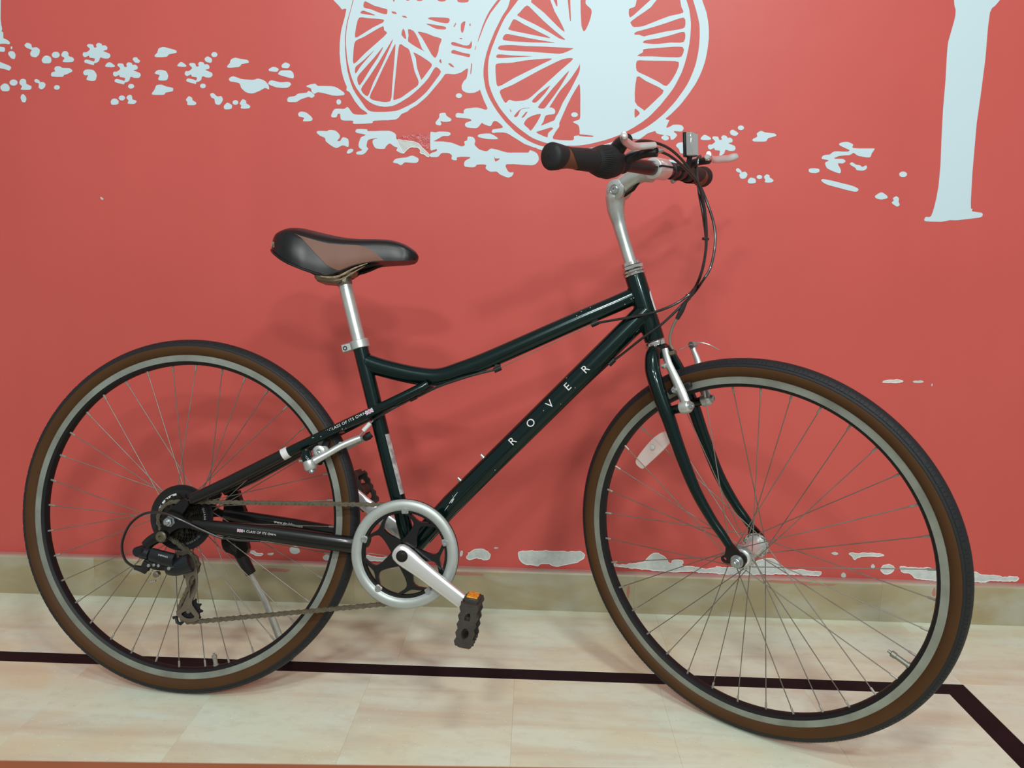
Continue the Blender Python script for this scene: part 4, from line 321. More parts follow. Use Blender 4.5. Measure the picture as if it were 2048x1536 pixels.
-2463,11353 -2364,11340 -2287,11358 -2150,11360 -2062,11354 -2026,11338 -2011,11312 -2013,11300 -2021,11290 -2064,11264 -2176,11264 -2205,11255 -2350,11170 -2395,11151 -2398,11145 -2346,11141 -2186,11143 -2026,11124 -1967,11112 -1776,11042 -1747,11040 -1709,11052 -1689,11069 -1687,11078 -1702,11143 -1694,11154 -1643,11171 -1633,11180 -1626,11242 -1620,11254 -1609,11258 -1564,11259 -1524,11253 -1489,11240 -1469,11216 -1455,11189 -1448,11162 -1466,11096 -1454,11071 -1433,11044 -1383,11001 -1354,10981 -1299,10961 -1228,10946 -1181,10944 -1156,10957 -1108,10999 -1066,11003 -954,10984 -797,10940 -716,10923 -616,10919 -597,10923 -248,10928 -236,10931 -224,10942 -209,10975 -190,10983 -93,10948 -44,10919 -20,10884 -1,10838 6,10804 4,10773 -8,10741 -51,10688 -85,10665 -142,10650 -340,10654 -561,10669 -730,10664 -749,10627 -749,10612 -715,10545 -678,10496 -638,10483 -573,10488 -563,10482 -569,10452 -587,10418 -604,10398 -653,10374 -690,10369 -740,10380 -861,10429 -894,10452 -926,10483 -956,10499 -1088,10491 -1134,10508 -1181,10540 -1204,10562 -1202,10594 -1190,10626 -1192,10638 -1203,10645 -1251,10650 -1335,10649 -1397,10642 -1421,10628 -1438,10600 -1449,10592 -1479,10584 -1571,10582 -1672,10594 -1685,10603 -1699,10629 -1698,10673 -1686,10712 -1634,10751 -1577,10778 -1554,10796 -1554,10802 -1561,10805 -1600,10811 -1676,10813 -1772,10812 -1853,10800 -1865,10794 -1869,10786 -1867,10747 -1874,10736 -1889,10732 -1943,10735 -1966,10742 -1988,10761 -1991,10773 -1978,10827 -1981,10838 -1996,10857 -2041,10884 -2085,10891 -2185,10890 -2214,10885 -2243,10864 -2267,10832 -2286,10813 -2309,10801 -2352,10795 -2425,10794 -2465,10799 -2477,10805 -2485,10817 -2486,10841 -2473,10872 -2431,10891 -2342,10921 -2327,10936 -2322,10950 -2325,10970 -2335,10975 -2450,10938 -2462,10942 -2474,10964 -2479,11040 -2480,11234 -2477,11318 -2471,11342|-1012,10822 -999,10749 -983,10720 -943,10733 -900,10765 -883,10785 -891,10789 -981,10785 -997,10800 -1012,10841
-1225,11332 -1143,11335 -1095,11327 -1029,11297 -964,11257 -947,11244 -929,11221 -978,11210 -1160,11210 -1253,11223 -1369,11248 -1388,11259 -1394,11271 -1389,11291 -1370,11306 -1338,11318
3721,11382 3771,11369 3845,11331 3870,11311 3870,11289 3862,11279 3847,11272 3812,11266 3704,11264 3653,11273 3640,11290 3642,11310 3686,11363
3207,11208 3261,11210 3292,11204 3326,11181 3344,11161 3363,11139 3377,11108 3363,11063 3329,11014 3297,10981 3252,10966 3212,10967 3201,10974 3192,10988 3169,11056 3108,11112 3096,11131 3104,11160 3132,11189 3152,11198
4135,11374 4160,11376 4208,11365 4224,11352 4234,11327 4240,11322 4303,11326 4325,11315 4349,11293 4354,11284 4357,11256 4350,11232 4331,11222 4280,11210 4267,11201 4405,11152 4425,11130 4435,11098 4431,11080 4416,11056 4396,11043 4379,11039 4308,11037 4268,11046 4234,11060 4211,11061 4201,11041 4190,10992 4176,10971 4133,10941 4088,10930 4078,10942 4089,11005 4090,11031 4086,11037 4069,11042 3976,11052 3967,11063 3958,11092 3952,11096 3878,11062 3860,11061 3829,11080 3819,11092 3813,11121 3817,11144 3828,11165 3841,11170 3888,11169 3903,11173 3954,11213 3967,11232 3967,11244 3959,11255 3902,11303 3900,11324 3910,11341 3925,11348 3960,11351 4024,11342 4035,11330 4058,11277 4088,11274 4114,11284 4115,11294 4102,11319 4100,11338 4117,11363
-4316,10946 -4287,10948 -4254,10941 -4248,10932 -4247,10918 -4258,10890 -4266,10880 -4292,10863 -4333,10846 -4359,10838 -4385,10843 -4396,10862 -4387,10890 -4372,10914 -4349,10937
6853,11275 6924,11276 6997,11249 7041,11225 7048,11215 7047,11204 7034,11167 7047,11149 7057,11144 7182,11138 7514,11143 7526,11140 7531,11133 7521,11107 7476,11037 7460,10968 7438,10947 7369,10945 7188,10974 7147,10992 7091,11031 7067,11039 7047,11030 7023,11008 6981,10988 6825,10976 6754,10966 6663,10926 6650,10910 6675,10905 6840,10905 6877,10889 6907,10862 6907,10850 6894,10834 6865,10813 6845,10804 6765,10808 6743,10800 6755,10769 6795,10709 6823,10656 6825,10626 6819,10601 6808,10591 6783,10588 6702,10612 6609,10646 6517,10690 6486,10727 6465,10772 6457,10810 6462,10819 6481,10835 6524,10855 6533,10867 6497,10877 6389,10895 6374,10902 6370,10924 6385,10952 6406,10973 6453,10985 6544,10995 6605,11045 6649,11066 6740,11069 6837,11063 6933,11065 6969,11076 6978,11088 6970,11102 6783,11179 6735,11210 6733,11229 6755,11249 6807,11267
-2902,10818 -2879,10818 -2824,10801 -2774,10777 -2746,10756 -2742,10726 -2755,10690 -2793,10660 -2861,10657 -3049,10669 -3091,10650 -3124,10614 -3148,10602 -3171,10608 -3227,10639 -3312,10652 -3326,10660 -3332,10669 -3328,10682 -3307,10710 -3287,10728 -3254,10746 -3179,10759 -3024,10779 -2928,10813
2953,10824 2989,10826 3082,10808 3148,10788 3170,10777 3173,10767 3151,10745 3099,10716 3054,10697 3018,10691 2952,10703 2877,10733 2859,10745 2854,10757 2873,10789 2896,10807
7050,10836 7076,10827 7152,10783 7240,10772 7285,10738 7311,10742 7346,10762 7378,10771 7396,10743 7399,10721 7388,10700 7371,10682 7337,10662 7310,10656 7258,10656 7180,10663 7162,10675 7144,10711 7044,10765 7011,10789 7010,10802 7016,10813 7034,10830
4515,10666 4529,10661 4578,10623 4598,10601 4604,10576 4679,10593 4701,10581 4728,10551 4739,10528 4736,10509 4718,10471 4695,10444 4653,10432 4627,10432 4593,10439 4582,10450 4566,10481 4557,10514 4558,10529 4575,10551 4575,10557 4501,10584 4475,10611 4474,10630 4481,10643 4500,10661
6144,10687 6235,10690 6316,10682 6331,10674 6341,10662 6347,10644 6346,10631 6339,10617 6317,10600 6270,10584 6180,10586 6136,10594 6111,10615 6101,10644 6104,10658 6116,10674
8191,10651 8215,10653 8243,10648 8269,10637 8293,10615 8299,10597 8299,10576 8274,10545 8246,10532 8198,10530 8167,10539 8146,10553 8135,10565 8125,10592 8133,10619 8158,10640
5165,10539 5199,10535 5235,10518 5240,10508 5238,10486 5245,10470 5310,10432 5330,10415 5331,10396 5318,10380 5290,10364 5244,10358 5187,10357 5143,10364 5139,10380 5148,10422 5117,10463 5113,10483 5127,10507
4990,10521 5028,10521 5062,10503 5074,10480 5064,10451 5038,10437 5019,10433 4989,10436 4961,10450 4948,10468 4949,10492 4967,10511
4815,10462 4856,10459 4895,10446 4922,10432 4937,10400 4938,10365 4931,10350 4901,10340 4840,10332 4791,10335 4767,10345 4755,10372 4758,10404 4790,10447
6427,10454 6463,10456 6634,10427 7087,10325 7165,10298 7221,10271 7249,10250 7251,10233 7245,10219 7227,10201 7204,10191 7172,10189 6992,10225 6622,10314 6529,10340 6478,10364 6429,10395 6402,10421 6399,10432 6411,10448
7755,10186 7778,10186 7806,10177 7883,10129 7906,10106 7917,10086 7913,10066 7865,10045 7779,10027 7703,10039 7652,10060 7630,10087 7637,10110 7697,10158
8105,10108 8131,10100 8168,10067 8173,10045 8169,9990 8200,9929 8200,9916 8184,9896 8172,9887 8153,9880 8137,9883 8097,9903 8048,9934 8018,9961 8024,9978 8061,10007 8056,10024 8036,10052 8037,10061 8069,10090
8812,15602 8819,15605 10628,15620 10637,15614 10549,15259 10210,14712 9939,14304 9846,14183 9781,14128 9749,14041 9741,13738 9758,13077 9740,12263 9720,11719 9744,10624 9777,10014 9795,9877 9807,9856 9828,9862 9833,9858 9820,9826 9826,9809 9852,9801 10048,9776 10073,9750 10072,9715 10055,9687 9998,9667 9550,9604 9484,9599 9365,9601 9257,9576 9164,9560 8929,9559 8824,9565 8794,9573 8783,9585 8786,9622 8799,9651 8815,9664 8891,9661 8920,9675 8928,9685 8951,9758 8976,9881 9002,10058 9025,10327 9022,10794 8987,11343 8954,11986 8944,12604 8920,13115 8915,13334 8921,13439 8999,13849 9011,13931 9015,13991 9008,14090 8974,14172 8950,14301 8856,14684 8749,15223 8748,15257'''
for line in MURAL.split('\n'):
    L=dec(line); xs=[q[0] for q in L[0]]; zs=[q[1] for q in L[0]]; wd=max(xs)-min(xs); ht=max(zs)-min(zs)
    nm='painted_bicycle' if wd>.5 else 'painted_post' if ht>.3 else 'painted_splash' if wd>.12 else 'painted_leaf'
    o=flat(nm,L,'mural_white',wall,WY,.0006)
    if nm=='painted_bicycle': o['label']='white painted mural of two bicycle wheels and a post'
    if nm=='painted_post': o['label']='white painted post of the mural'
CHIPS='''-1517,1277 -1499,1294 -1488,1321 -1494,1351 -1454,1357 -1390,1415 -1331,1442 -1268,1456 -1188,1461 -1116,1454 -1065,1421 -1015,1402 -985,1359 -947,1330 -953,1282 -962,1249 -978,1211 -1035,1188 -1115,1180 -1172,1212 -1221,1206 -1272,1229 -1332,1215 -1402,1186 -1468,1174 -1505,1194 -1523,1200 -1540,1236
-1675,1404 -1634,1400 -1625,1369 -1634,1297 -1657,1260 -1678,1241 -1700,1278 -1694,1357
-258,1380 -255,1409 -211,1421 -161,1441 -70,1437 15,1452 86,1464 136,1445 213,1448 268,1453 348,1457 417,1480 500,1458 574,1458 646,1458 738,1463 831,1470 887,1465 941,1448 1003,1457 1033,1470 1100,1468 1145,1467 1256,1481 1305,1458 1350,1422 1376,1393 1366,1351 1357,1305 1319,1277 1253,1238 1203,1195 1123,1177 1049,1158 949,1134 892,1120 804,1099 725,1074 659,1078 581,1093 510,1136 420,1135 367,1134 315,1129 270,1113 252,1079 212,1069 113,1089 32,1101 -10,1093 -61,1098 -129,1126 -182,1170 -223,1225 -249,1302
-858,1510 -829,1516 -796,1517 -754,1504 -762,1492 -813,1481 -848,1482 -863,1493
-5899,1361 -5830,1386 -5781,1391 -5735,1365 -5703,1321 -5683,1247 -5708,1215 -5765,1191 -5832,1184 -5900,1204 -5938,1249 -5946,1319
-5111,1144 -5034,1199 -4988,1192 -4948,1169 -4920,1145 -4919,1073 -4956,1049 -5031,1032 -5097,1065 -5118,1115
-4020,1196 -3990,1214 -3891,1180 -3824,1177 -3751,1161 -3676,1161 -3623,1153 -3565,1175 -3499,1179 -3462,1166 -3487,1094 -3524,1078 -3572,1064 -3638,1065 -3693,1073 -3750,1065 -3822,1079 -3887,1066 -3991,1087 -4044,1106 -4065,1163
-6916,1221 -6855,1234 -6821,1222 -6790,1178 -6709,1163 -6630,1170 -6607,1154 -6650,1117 -6692,1109 -6800,1115 -6872,1158 -6930,1178
-6464,1182 -6370,1197 -6344,1189 -6361,1146 -6405,1130 -6475,1135 -6508,1149 -6510,1172
2104,1198 2149,1177 2236,1154 2299,1176 2356,1166 2412,1168 2477,1204 2538,1199 2593,1211 2626,1207 2682,1228 2756,1241 2821,1253 2872,1291 2888,1332 2944,1395 2995,1449 3063,1489 3123,1494 3175,1490 3220,1457 3306,1419 3350,1384 3399,1331 3409,1278 3448,1249 3481,1233 3510,1262 3511,1303 3566,1330 3652,1337 3726,1327 3773,1318 3788,1265 3751,1225 3758,1202 3813,1172 3905,1178 3952,1177 4027,1175 4070,1162 4142,1160 4195,1146 4250,1135 4303,1127 4372,1120 4422,1136 4507,1152 4579,1164 4596,1200 4649,1191 4706,1186 4745,1174 4808,1181 4849,1170 4916,1182 4990,1182 5032,1187 5077,1197 5127,1218 5198,1225 5244,1236 5309,1246 5370,1260 5429,1292 5477,1307 5532,1333 5575,1367 5630,1393 5686,1407 5730,1434 5827,1439 5920,1445 5988,1428 6040,1383 6081,1349 6156,1294 6228,1234 6322,1175 6363,1181 6434,1162 6473,1165 6532,1166 6631,1189 6722,1182 6791,1157 6855,1154 6897,1147 6959,1144 7011,1153 7066,1147 7145,1143 7149,1105 7128,1071 7084,1036 7030,1048 6984,1042 6928,1049 6887,1043 6838,1053 6784,1048 6750,1052 6693,1054 6636,1060 6591,1058 6542,1070 6502,1051 6442,1061 6396,1058 6334,1052 6278,1053 6219,1063 6155,1052 6094,1057 6039,1063 5996,1044 5931,1036 5873,1042 5840,1033 5760,1060 5718,1027 5659,1034 5603,1037 5538,1023 5477,1022 5408,1017 5347,1008 5303,1018 5209,1009 5164,994 5105,1006 5031,991 4966,992 4908,999 4851,1004 4788,1021 4728,1017 4672,1011 4610,1028 4551,1028 4503,1035 4452,1030 4388,1043 4338,1032 4271,1030 4239,1040 4178,1027 4127,1053 4066,1048 4010,1063 3963,1051 3906,1047 3857,1048 3793,1042 3754,1045 3701,1037 3636,1024 3581,1024 3530,1024 3466,1033 3422,1027 3356,1032 3299,1039 3236,1036 3186,1046 3139,1048 3086,1041 3037,1049 2972,1066 2905,1069 2834,1073 2788,1061 2717,1085 2642,1091 2594,1092 2544,1080 2493,1088 2436,1110 2394,1099 2330,1113 2273,1115 2238,1115 2177,1125 2103,1130 2093,1173
7349,1629 7397,1655 7450,1663 7505,1639 7518,1611 7483,1589 7430,1581 7363,1613
7780,1639 7866,1656 7915,1640 7954,1636 8033,1634 8066,1656 8131,1662 8182,1656 8236,1651 8294,1663 8365,1662 8440,1648 8504,1653 8597,1631 8617,1611 8542,1592 8484,1579 8431,1578 8383,1582 8308,1581 8253,1581 8204,1576 8133,1572 8074,1569 8027,1544 7972,1527 7927,1477 7890,1501 7875,1543 7824,1589 7772,1620
8338,1352 8356,1378 8388,1377 8424,1338 8423,1302 8381,1267 8358,1263 8328,1314
8597,1320 8623,1358 8691,1370 8744,1386 8781,1380 8858,1350 8896,1302 8884,1253 8862,1209 8808,1162 8732,1135 8659,1146 8597,1195 8570,1231 8575,1283
7642,1111 7675,1144 7706,1139 7744,1102 7751,1060 7752,1032 7721,1017 7666,1020 7641,1037 7629,1083
9024,1341 9064,1339 9134,1343 9200,1325 9262,1329 9313,1330 9366,1327 9424,1325 9470,1312 9530,1325 9574,1316 9670,1342 9754,1329 9841,1286 9896,1298 9980,1297 10031,1299 10076,1316 10151,1296 10215,1297 10278,1284 10348,1278 10404,1273 10482,1266 10527,1271 10587,1251 10634,1267 10705,1253 10783,1259 10847,1263 10893,1245 10934,1214 10993,1193 11084,1193 11189,1185 11280,1196 11340,1185 11373,1180 11443,1176 11499,1146 11565,1158 11621,1152 11660,1182 11716,1173 11782,1170 11849,1172 11884,1141 11872,1104 11840,1068 11783,1054 11732,1070 11681,1052 11619,1058 11561,1052 11508,1048 11457,1062 11401,1050 11353,1058 11289,1054 11224,1059 11184,1050 11140,1031 11098,1010 11036,1014 10976,1006 10928,1026 10874,1019 10807,1020 10737,1026 10684,1023 10625,1007 10578,1025 10526,1015 10486,1018 10423,1028 10355,1019 10297,1010 10230,988 10180,1005 10136,998 10068,1026 10000,1001 9937,1015 9878,1003 9844,1023 9788,1021 9730,1027 9687,1024 9640,1032 9576,1032 9517,1045 9474,1040 9390,1068 9338,1135 9269,1178 9213,1186 9140,1185 9071,1214 9034,1292
8264,5893 8317,5903 8360,5910 8404,5907 8459,5910 8507,5924 8583,5913 8659,5895 8676,5901 8642,5873 8567,5860 8514,5850 8452,5847 8388,5854 8321,5850 8265,5851 8186,5852 8201,5875
8945,5912 9001,5909 9071,5923 9139,5899 9132,5877 9091,5865 9038,5857 8980,5860 8909,5862 8881,5894
9336,5852 9349,5845 9351,5829 9347,5795 9333,5786 9333,5784 9321,5807 9327,5838
-10185,9766 -10140,9744 -10126,9716 -10147,9702 -10158,9702 -10176,9717 -10193,9733 -10200,9761
-3214,11165 -3170,11162 -3104,11140 -3035,11142 -2948,11135 -2888,11130 -2834,11119 -2755,11087 -2721,11062 -2666,10997 -2621,10964 -2584,10929 -2554,10900 -2514,10863 -2491,10829 -2513,10792 -2542,10805 -2575,10816 -2585,10836 -2629,10858 -2676,10860 -2709,10890 -2695,10927 -2721,10968 -2764,11002 -2844,11004 -2896,11009 -2953,10992 -3001,10954 -3038,10920 -3076,10872 -3102,10866 -3127,10909 -3153,10957 -3192,11021 -3214,11081 -3234,11139'''
for line in CHIPS.split('\n'):
    L=dec(line); o=flat('plaster_chip',L,'plaster',wall,WY,.0009)
    # pale torn paint edge around the larger chips
    xs=[q[0] for q in L[0]]
    if max(xs)-min(xs)>.03:
        m=MB(); P=[V((q[0],WY-.0009,q[1])) for q in L[0]]; m.tube(P+[P[0]],.0011,5,caps=False); m.build('torn_edge','plaster_rim',wall)
flat('repaired_patch',dec('-3186,11234 -3111,11261 -3046,11259 -2996,11271 -2926,11276 -2866,11280 -2807,11289 -2760,11291 -2709,11301 -2662,11285 -2603,11293 -2546,11297 -2526,11252 -2493,11201 -2497,11145 -2501,11099 -2491,11031 -2510,11008 -2518,10953 -2586,10958 -2634,10972 -2667,11026 -2699,11060 -2758,11098 -2832,11112 -2882,11131 -2947,11134 -3038,11134 -3109,11138 -3169,11161 -3218,11188 -3251,11193 -3231,11224'),'red_patch',wall,WY,.0005)
# skirting: stone slabs with a rounded painted top edge
sk=bpy.data.objects.new('baseboard_back',None); COL.objects.link(sk); tag(sk,'beige marble skirting with a paint-smeared top edge',kind='structure'); sk.location=(0,SKY,0)
for k,(x0,x1) in enumerate(((-2.6,-1.75),(-1.75,-1.08),(-1.08,-.43),(-.43,.26),(.26,.855),(.855,1.5),(1.5,2.6))):
    m=MB(); pr=[(0,0),(0,SKH-.006),(.002,SKH-.002),(.006,SKH),(.021,SKH),(.021,0)]
    g=.0001; vs=[(x0+g,a,b) for a,b in pr]+[(x1-g,a,b) for a,b in pr]; n=len(pr)
    m.add(vs,[tuple(range(n)),tuple(range(2*n-1,n-1,-1))],0)
    for i in range(n): m.add([vs[i],vs[(i+1)%n],vs[n+(i+1)%n],vs[n+i]],[(0,1,2,3)],1 if i in(2,3) else 0)
    m.build('skirting_slab',['skirting_marble','skirting_top'],sk,smooth=0)
def smear(pts,y=0.):
    m=MB(); m.plate(pts,-.0004,.0002); m.build('paint_smear','red_smear',sk,smooth=0)
for cx,cz,wd,ht in ((-.160,.088,.055,.005),(-.62,.083,.035,.006),(.63,.094,.06,.004),(.98,.078,.004,.012),(.245,.055,.004,.018),(.70,.09,.045,.003)):
    smear([(cx+wd*cos(a)*(.8+.4*random.random()),cz+ht*sin(a)*(.5+.7*random.random())) for a in [2*PI*k/14 for k in range(14)]])
# floor: bed + tiles + dark inlay strips
fl=MB(); fl.box((0,.3,-.056),(7,5.2,.1),bev=0); floor=fl.build('floor','grout',smooth=0); tag(floor,'polished beige marble tile floor with a dark inlay strip',kind='structure')
YS,YB=1.5095,1.4697; XD0,XD1=.857,.905; G=.0003
def tile(x0,x1,y0,y1,name='floor_tile',mt='floor_marble',top=0.):
    m=MB(); e=.0005; g=.00003; c=-.0006
    def ring(i,z): return [(x0+i,y0+i,z),(x1-i,y0+i,z),(x1-i,y1-i,z),(x0+i,y1-i,z)]
    m.add(ring(g,-.006)+ring(g,c)+ring(e,top),[(8,9,10,11)]+[(a+k,a+(k+1)%4,a+4+(k+1)%4,a+4+k) for a in (0,4) for k in range(4)]); return m.build(name,mt,floor,smooth=0)
xb=[-2.64,-2.05,-1.455,-.865,-.275,.3135,.905]
for a,b in zip(xb,xb[1:]): tile(a,b,YS,SKY+.02)
tile(.905,1.494,YS,SKY+.02); tile(1.494,2.1,YS,SKY+.02)
xf=[-.611+.294*k for k in range(-7,5)]
for a,b in zip(xf,xf[1:]):
    for r in range(4): tile(a,b if b<.8 else XD0,YB-.36*(r+1),YB-.36*r)
tile(xf[-1],XD0,YB-1.44,YB)
for r in range(5):
    y1=YS-.298*r
    for a,b in ((.905,1.199),(1.199,1.493),(1.493,1.787)): tile(a,b,y1-.298,y1)
tile(-2.64,XD1,YB,YS,'inlay_strip','strip_marble'); tile(XD0,XD1,-.3,YB,'inlay_strip','strip_marble')
# ---------------------------------------------------------------- bicycle
# local axes: x forward, y towards the wall (the bicycle's left), z up; origin where the rear tyre meets the floor
RW=.345
bike=bpy.data.objects.new('bicycle',None); COL.objects.link(bike); bike.empty_display_size=.1
bike.matrix_world=basis((-0.672618,1.377335,0.000222),(0.996760,-0.080433,0.000000),(0.079414,0.984126,-0.158713),(0.012766,0.158198,0.987325))
tag(bike,'dark green city bicycle with tan-wall tyres leaning on its kickstand before the red wall','bicycle')
TF=basis((1.064211,-0.030271,0.345493),(0.789293,-0.550597,0.271771),(0.520601,0.834771,0.179254),(-0.325563,-0.000000,0.945520))          # steered front assembly: x ahead of the wheel, y along the axle, z up the steering axis, origin front axle
def grp(name,parent=bike,M=None,label=None):
    o=ob(name,None,parent,M); o.empty_display_size=.05
    if label: o['label']=label
    return o
def mir(P): return [(q[0],-q[1],q[2]) for q in P]
# ---- text helper: lettering bent onto a tube
def letters(txt,size,A,B,r,t,ang,parent,mt='decal_white',name='lettering',space=1.,up=(0,-1,0),tilt=0.,font_h=None):
    c=bpy.data.curves.new('t','FONT'); c.body=txt; c.size=size; c.space_character=space; c.resolution_u=3; c.align_x='CENTER'; c.align_y='CENTER'
    to=bpy.data.objects.new('t',c); me=bpy.data.meshes.new_from_object(to); bpy.data.objects.remove(to); bpy.data.curves.remove(c)
    bm=bmesh.new(); bm.from_mesh(me); bmesh.ops.triangulate(bm,faces=bm.faces)
    for _ in range(3):
        e=[q for q in bm.edges if q.calc_length()>.0025]
        if e: bmesh.ops.subdivide_edges(bm,edges=e,cuts=1); bmesh.ops.triangulate(bm,faces=bm.faces)
    A,B=V(A),V(B); d=(B-A).normalized(); o0=A+(B-A)*t; n0=V(up); n0=(n0-d*n0.dot(d)).normalized(); s0=n0.cross(d)*-1
    if s0.z<0: s0=-s0
    for v in bm.verts:
        x,y=v.co.x*cos(tilt)-v.co.y*sin(tilt),v.co.x*sin(tilt)+v.co.y*cos(tilt)
        if r: a=ang+y/r; v.co=o0+d*x+n0*(cos(a)*(r+.0003))+s0*(sin(a)*(r+.0003))
        else: v.co=o0+d*x+s0*y
    bmesh.ops.recalc_face_normals(bm,faces=bm.faces); bm.to_mesh(me); bm.free(); me.name=name; me.materials.clear(); me.materials.append(MATS[mt])
    return ob(name,me,parent)
# ---- frame
frame=grp('frame',label='dark green painted steel frame')
BBC=(.4455,0,RW-.0385)
HU,AL=1.01584,math.radians(71.0)
def steer(v): return (HU-v/math.tan(AL),0,RW+v)
TTP=[(.3399,0,.6598),(.3509,0,.6554),(.3856,0,.646),(.4424,0,.6357),(.4879,0,.6344),(.5324,0,.6493),(.5933,0,.6758),(.7452,0,.7488),(.8087,0,.7783),(.8474,0,.7969)]
DTA=(.7949,0,.6878); DTB=(.5202,0,.3952)
d_=(V(DTA)-V(DTB)).normalized()
DTT=tuple(V(DTA)+d_*.112); DTL=BBC
m=MB(); m.tube(TTP,[.0172,.0172,.0172,.0172,.017,.017,.0165,.016,.016,.016],22,sm=8,sq=(.8,1)); m.build('top_tube','green_paint',frame)
m=MB(); m.tube([DTL,DTB,DTA,DTT],[.0195,.0195,.0205,.0208],24); m.build('down_tube','green_paint',frame)
STT=(.3321,0,.6883)
m=MB(); m.tube([BBC,STT],.0145,20); m.build('seat_tube','green_paint',frame)
m=MB(); m.tube([steer(.371),steer(.376),steer(.486),steer(.4905)],[.0182,.0187,.0187,.0182],24); m.build('head_tube','green_paint',frame)
m=MB(); m.lathe(BBC,(0,1,0),[(-.036,.0195),(-.034,.0205),(.034,.0205),(.036,.0195)],24); m.build('bottom_bracket_shell','green_paint',frame)
SSP=[(.4701,-.013,.6204),(.4558,-.016,.6114),(.4057,-.0235,.5841),(.3599,-.027,.5599),(.3199,-.032,.5389),(.2134,-.045,.4818),(.1049,-.058,.4203),(.0439,-.063,.3897)]
CSP=[(.355,-.026,.3128),(.3282,-.033,.3154),(.1946,-.045,.3277),(.0859,-.058,.3369),(.0428,-.0625,.3409)]
WSEAM=(.2081,-.0455,.4792)
for sgn in (1,-1):
    P=SSP if sgn==1 else mir(SSP)
    m=MB(); m.tube(P,[.0085,.009,.0092,.0092,.0092,.0092,.009,.0075],14,sm=5); m.build('seat_stay','green_paint',frame)
    # dark wrap and pale band on the lower stay
    Q=[V(q) for q in P]; a=Q[5]; b=Q[6]; c=Q[7]
    m=MB(); m.tube([a+(b-a)*.06,b,c+(c-b)*.06],[.0108,.0118,.0105],14); m.build('stay_sleeve','black_paint',frame)
    m=MB(); m.tube([a-(a-Q[4])*.03,a+(b-a)*.07],.0111,14); m.build('stay_band','decal_white' if sgn==1 else 'black_paint',frame)
    P=CSP if sgn==1 else mir(CSP)
    m=MB(); m.tube(P,[.0145,.016,.0155,.013,.0095],18,sm=5,sq=(.66,1)); m.build('chain_stay','black_paint',frame)
# stay bridge, welds
m=MB(); m.tube([(SSP[3][0]-.065,-.03,SSP[3][2]-.036),(SSP[3][0]-.065,.03,SSP[3][2]-.036)],.006,10); m.build('stay_bridge','green_paint',frame)
def weld(name,P,r):
    m=MB(); Q=P+[P[0]]; m.tube(Q,r,6,caps=False); m.build(name,'green_paint',frame)
def ring_pts(c,ax,r,n=20,sx=1.,sy=1.):
    ax=V(ax).normalized(); x=V((0,1,0)); x=(x-ax*x.dot(ax)).normalized(); y=ax.cross(x); c=V(c)
    return [c+x*(r*sx*cos(2*PI*k/n))+y*(r*sy*sin(2*PI*k/n)) for k in range(n)]
def weld_on(p0,d,ry,rz,c,ax,R_,br=.0013):
    """bead along the line where a tube (from p0 along d) leaves a round tube of radius R_ with axis ax through c"""
    p0,d,c,ax=V(p0),V(d).normalized(),V(c),V(ax).normalized(); x=V((0,1,0)); x=(x-d*x.dot(d)).normalized(); y=d.cross(x); P=[]
    for k in range(28):
        t=2*PI*k/28; q=p0+x*(cos(t)*ry)+y*(sin(t)*rz); f=q-c; f-=ax*f.dot(ax); e=d-ax*d.dot(ax)
        A=e.dot(e); B=2*f.dot(e); C=f.dot(f)-(R_+.0004)**2; D=B*B-4*A*C
        if D>0: P.append(q+d*((-B+math.sqrt(D))/(2*A))+V((random.uniform(-1,1),0,random.uniform(-1,1)))*.0003)
    m=MB(); m.tube(P+[P[0]],br,6,caps=False); m.build('weld_bead','green_paint',frame)
weld_on(TTP[0],V(TTP[2])-V(TTP[0]),.0140,.0175,BBC,V(STT)-V(BBC),.0145)
weld_on(TTP[-1],V(TTP[-2])-V(TTP[-1]),.0131,.0163,steer(.4),V((-cos(AL),0,sin(AL))),.0187)
weld_on(V(DTT),-d_,.0208,.0208,steer(.4),V((-cos(AL),0,sin(AL))),.0187)
# drop-outs
DP=rnd([(.0237,.3907),(.0362,.3829),(.0301,.3689),(.0217,.3579),(.0287,.351),(.0488,.3458),(.0471,.3341),(.0205,.3347),(.0053,.3265),(-.0022,.3187),(-.0061,.3069),(-.0204,.3018),(-.0277,.314),(-.0182,.3273),(-.0154,.3411),(-.0093,.3541),(.0044,.3728)],1)
m=MB(); m.plate(DP,-.0655,-.0605); m.build('dropout','black_paint',frame)
m=MB(); m.plate([q for q in DP if q[1]>RW-.035],.0605,.0655); m.build('dropout','black_paint',frame)
# bottle bosses, cable stops
for px_,nx in (((.5748,0,.4898),0),((.5327,0,.4445),0)):
    c=V(px_); nrm=V((-d_.z,0,d_.x)); c0=c-nrm*.004
    m=MB(); m.lathe(c0,nrm,[(-.006,.0045),(.001,.0045),(.001,.0034),(.006,.0034),(.0065,.002)],12); m.build('bottle_boss','chrome',frame)
def stop(c,dr,name='cable_stop'):
    dr=V(dr).normalized(); m=MB(); m.lathe(V(c)-dr*.007,dr,[(0,.0038),(0,.0052),(.014,.0052),(.014,.0038)],10); m.box(V(c)+V((0,0,.005)),(.011,.006,.008)); m.build(name,'black_plastic',frame)
TTD=V(TTP[7])-V(TTP[6]); 
STOPS=[(.7769,-.004,.7437),(.5994,-.004,.6533),(.4407,-.006,.5929),(.8106,-.004,.6736)]
stop(STOPS[0],TTD); stop(STOPS[1],TTD); stop(STOPS[2],V(SSP[2])-V(SSP[4])); stop(STOPS[3],d_)
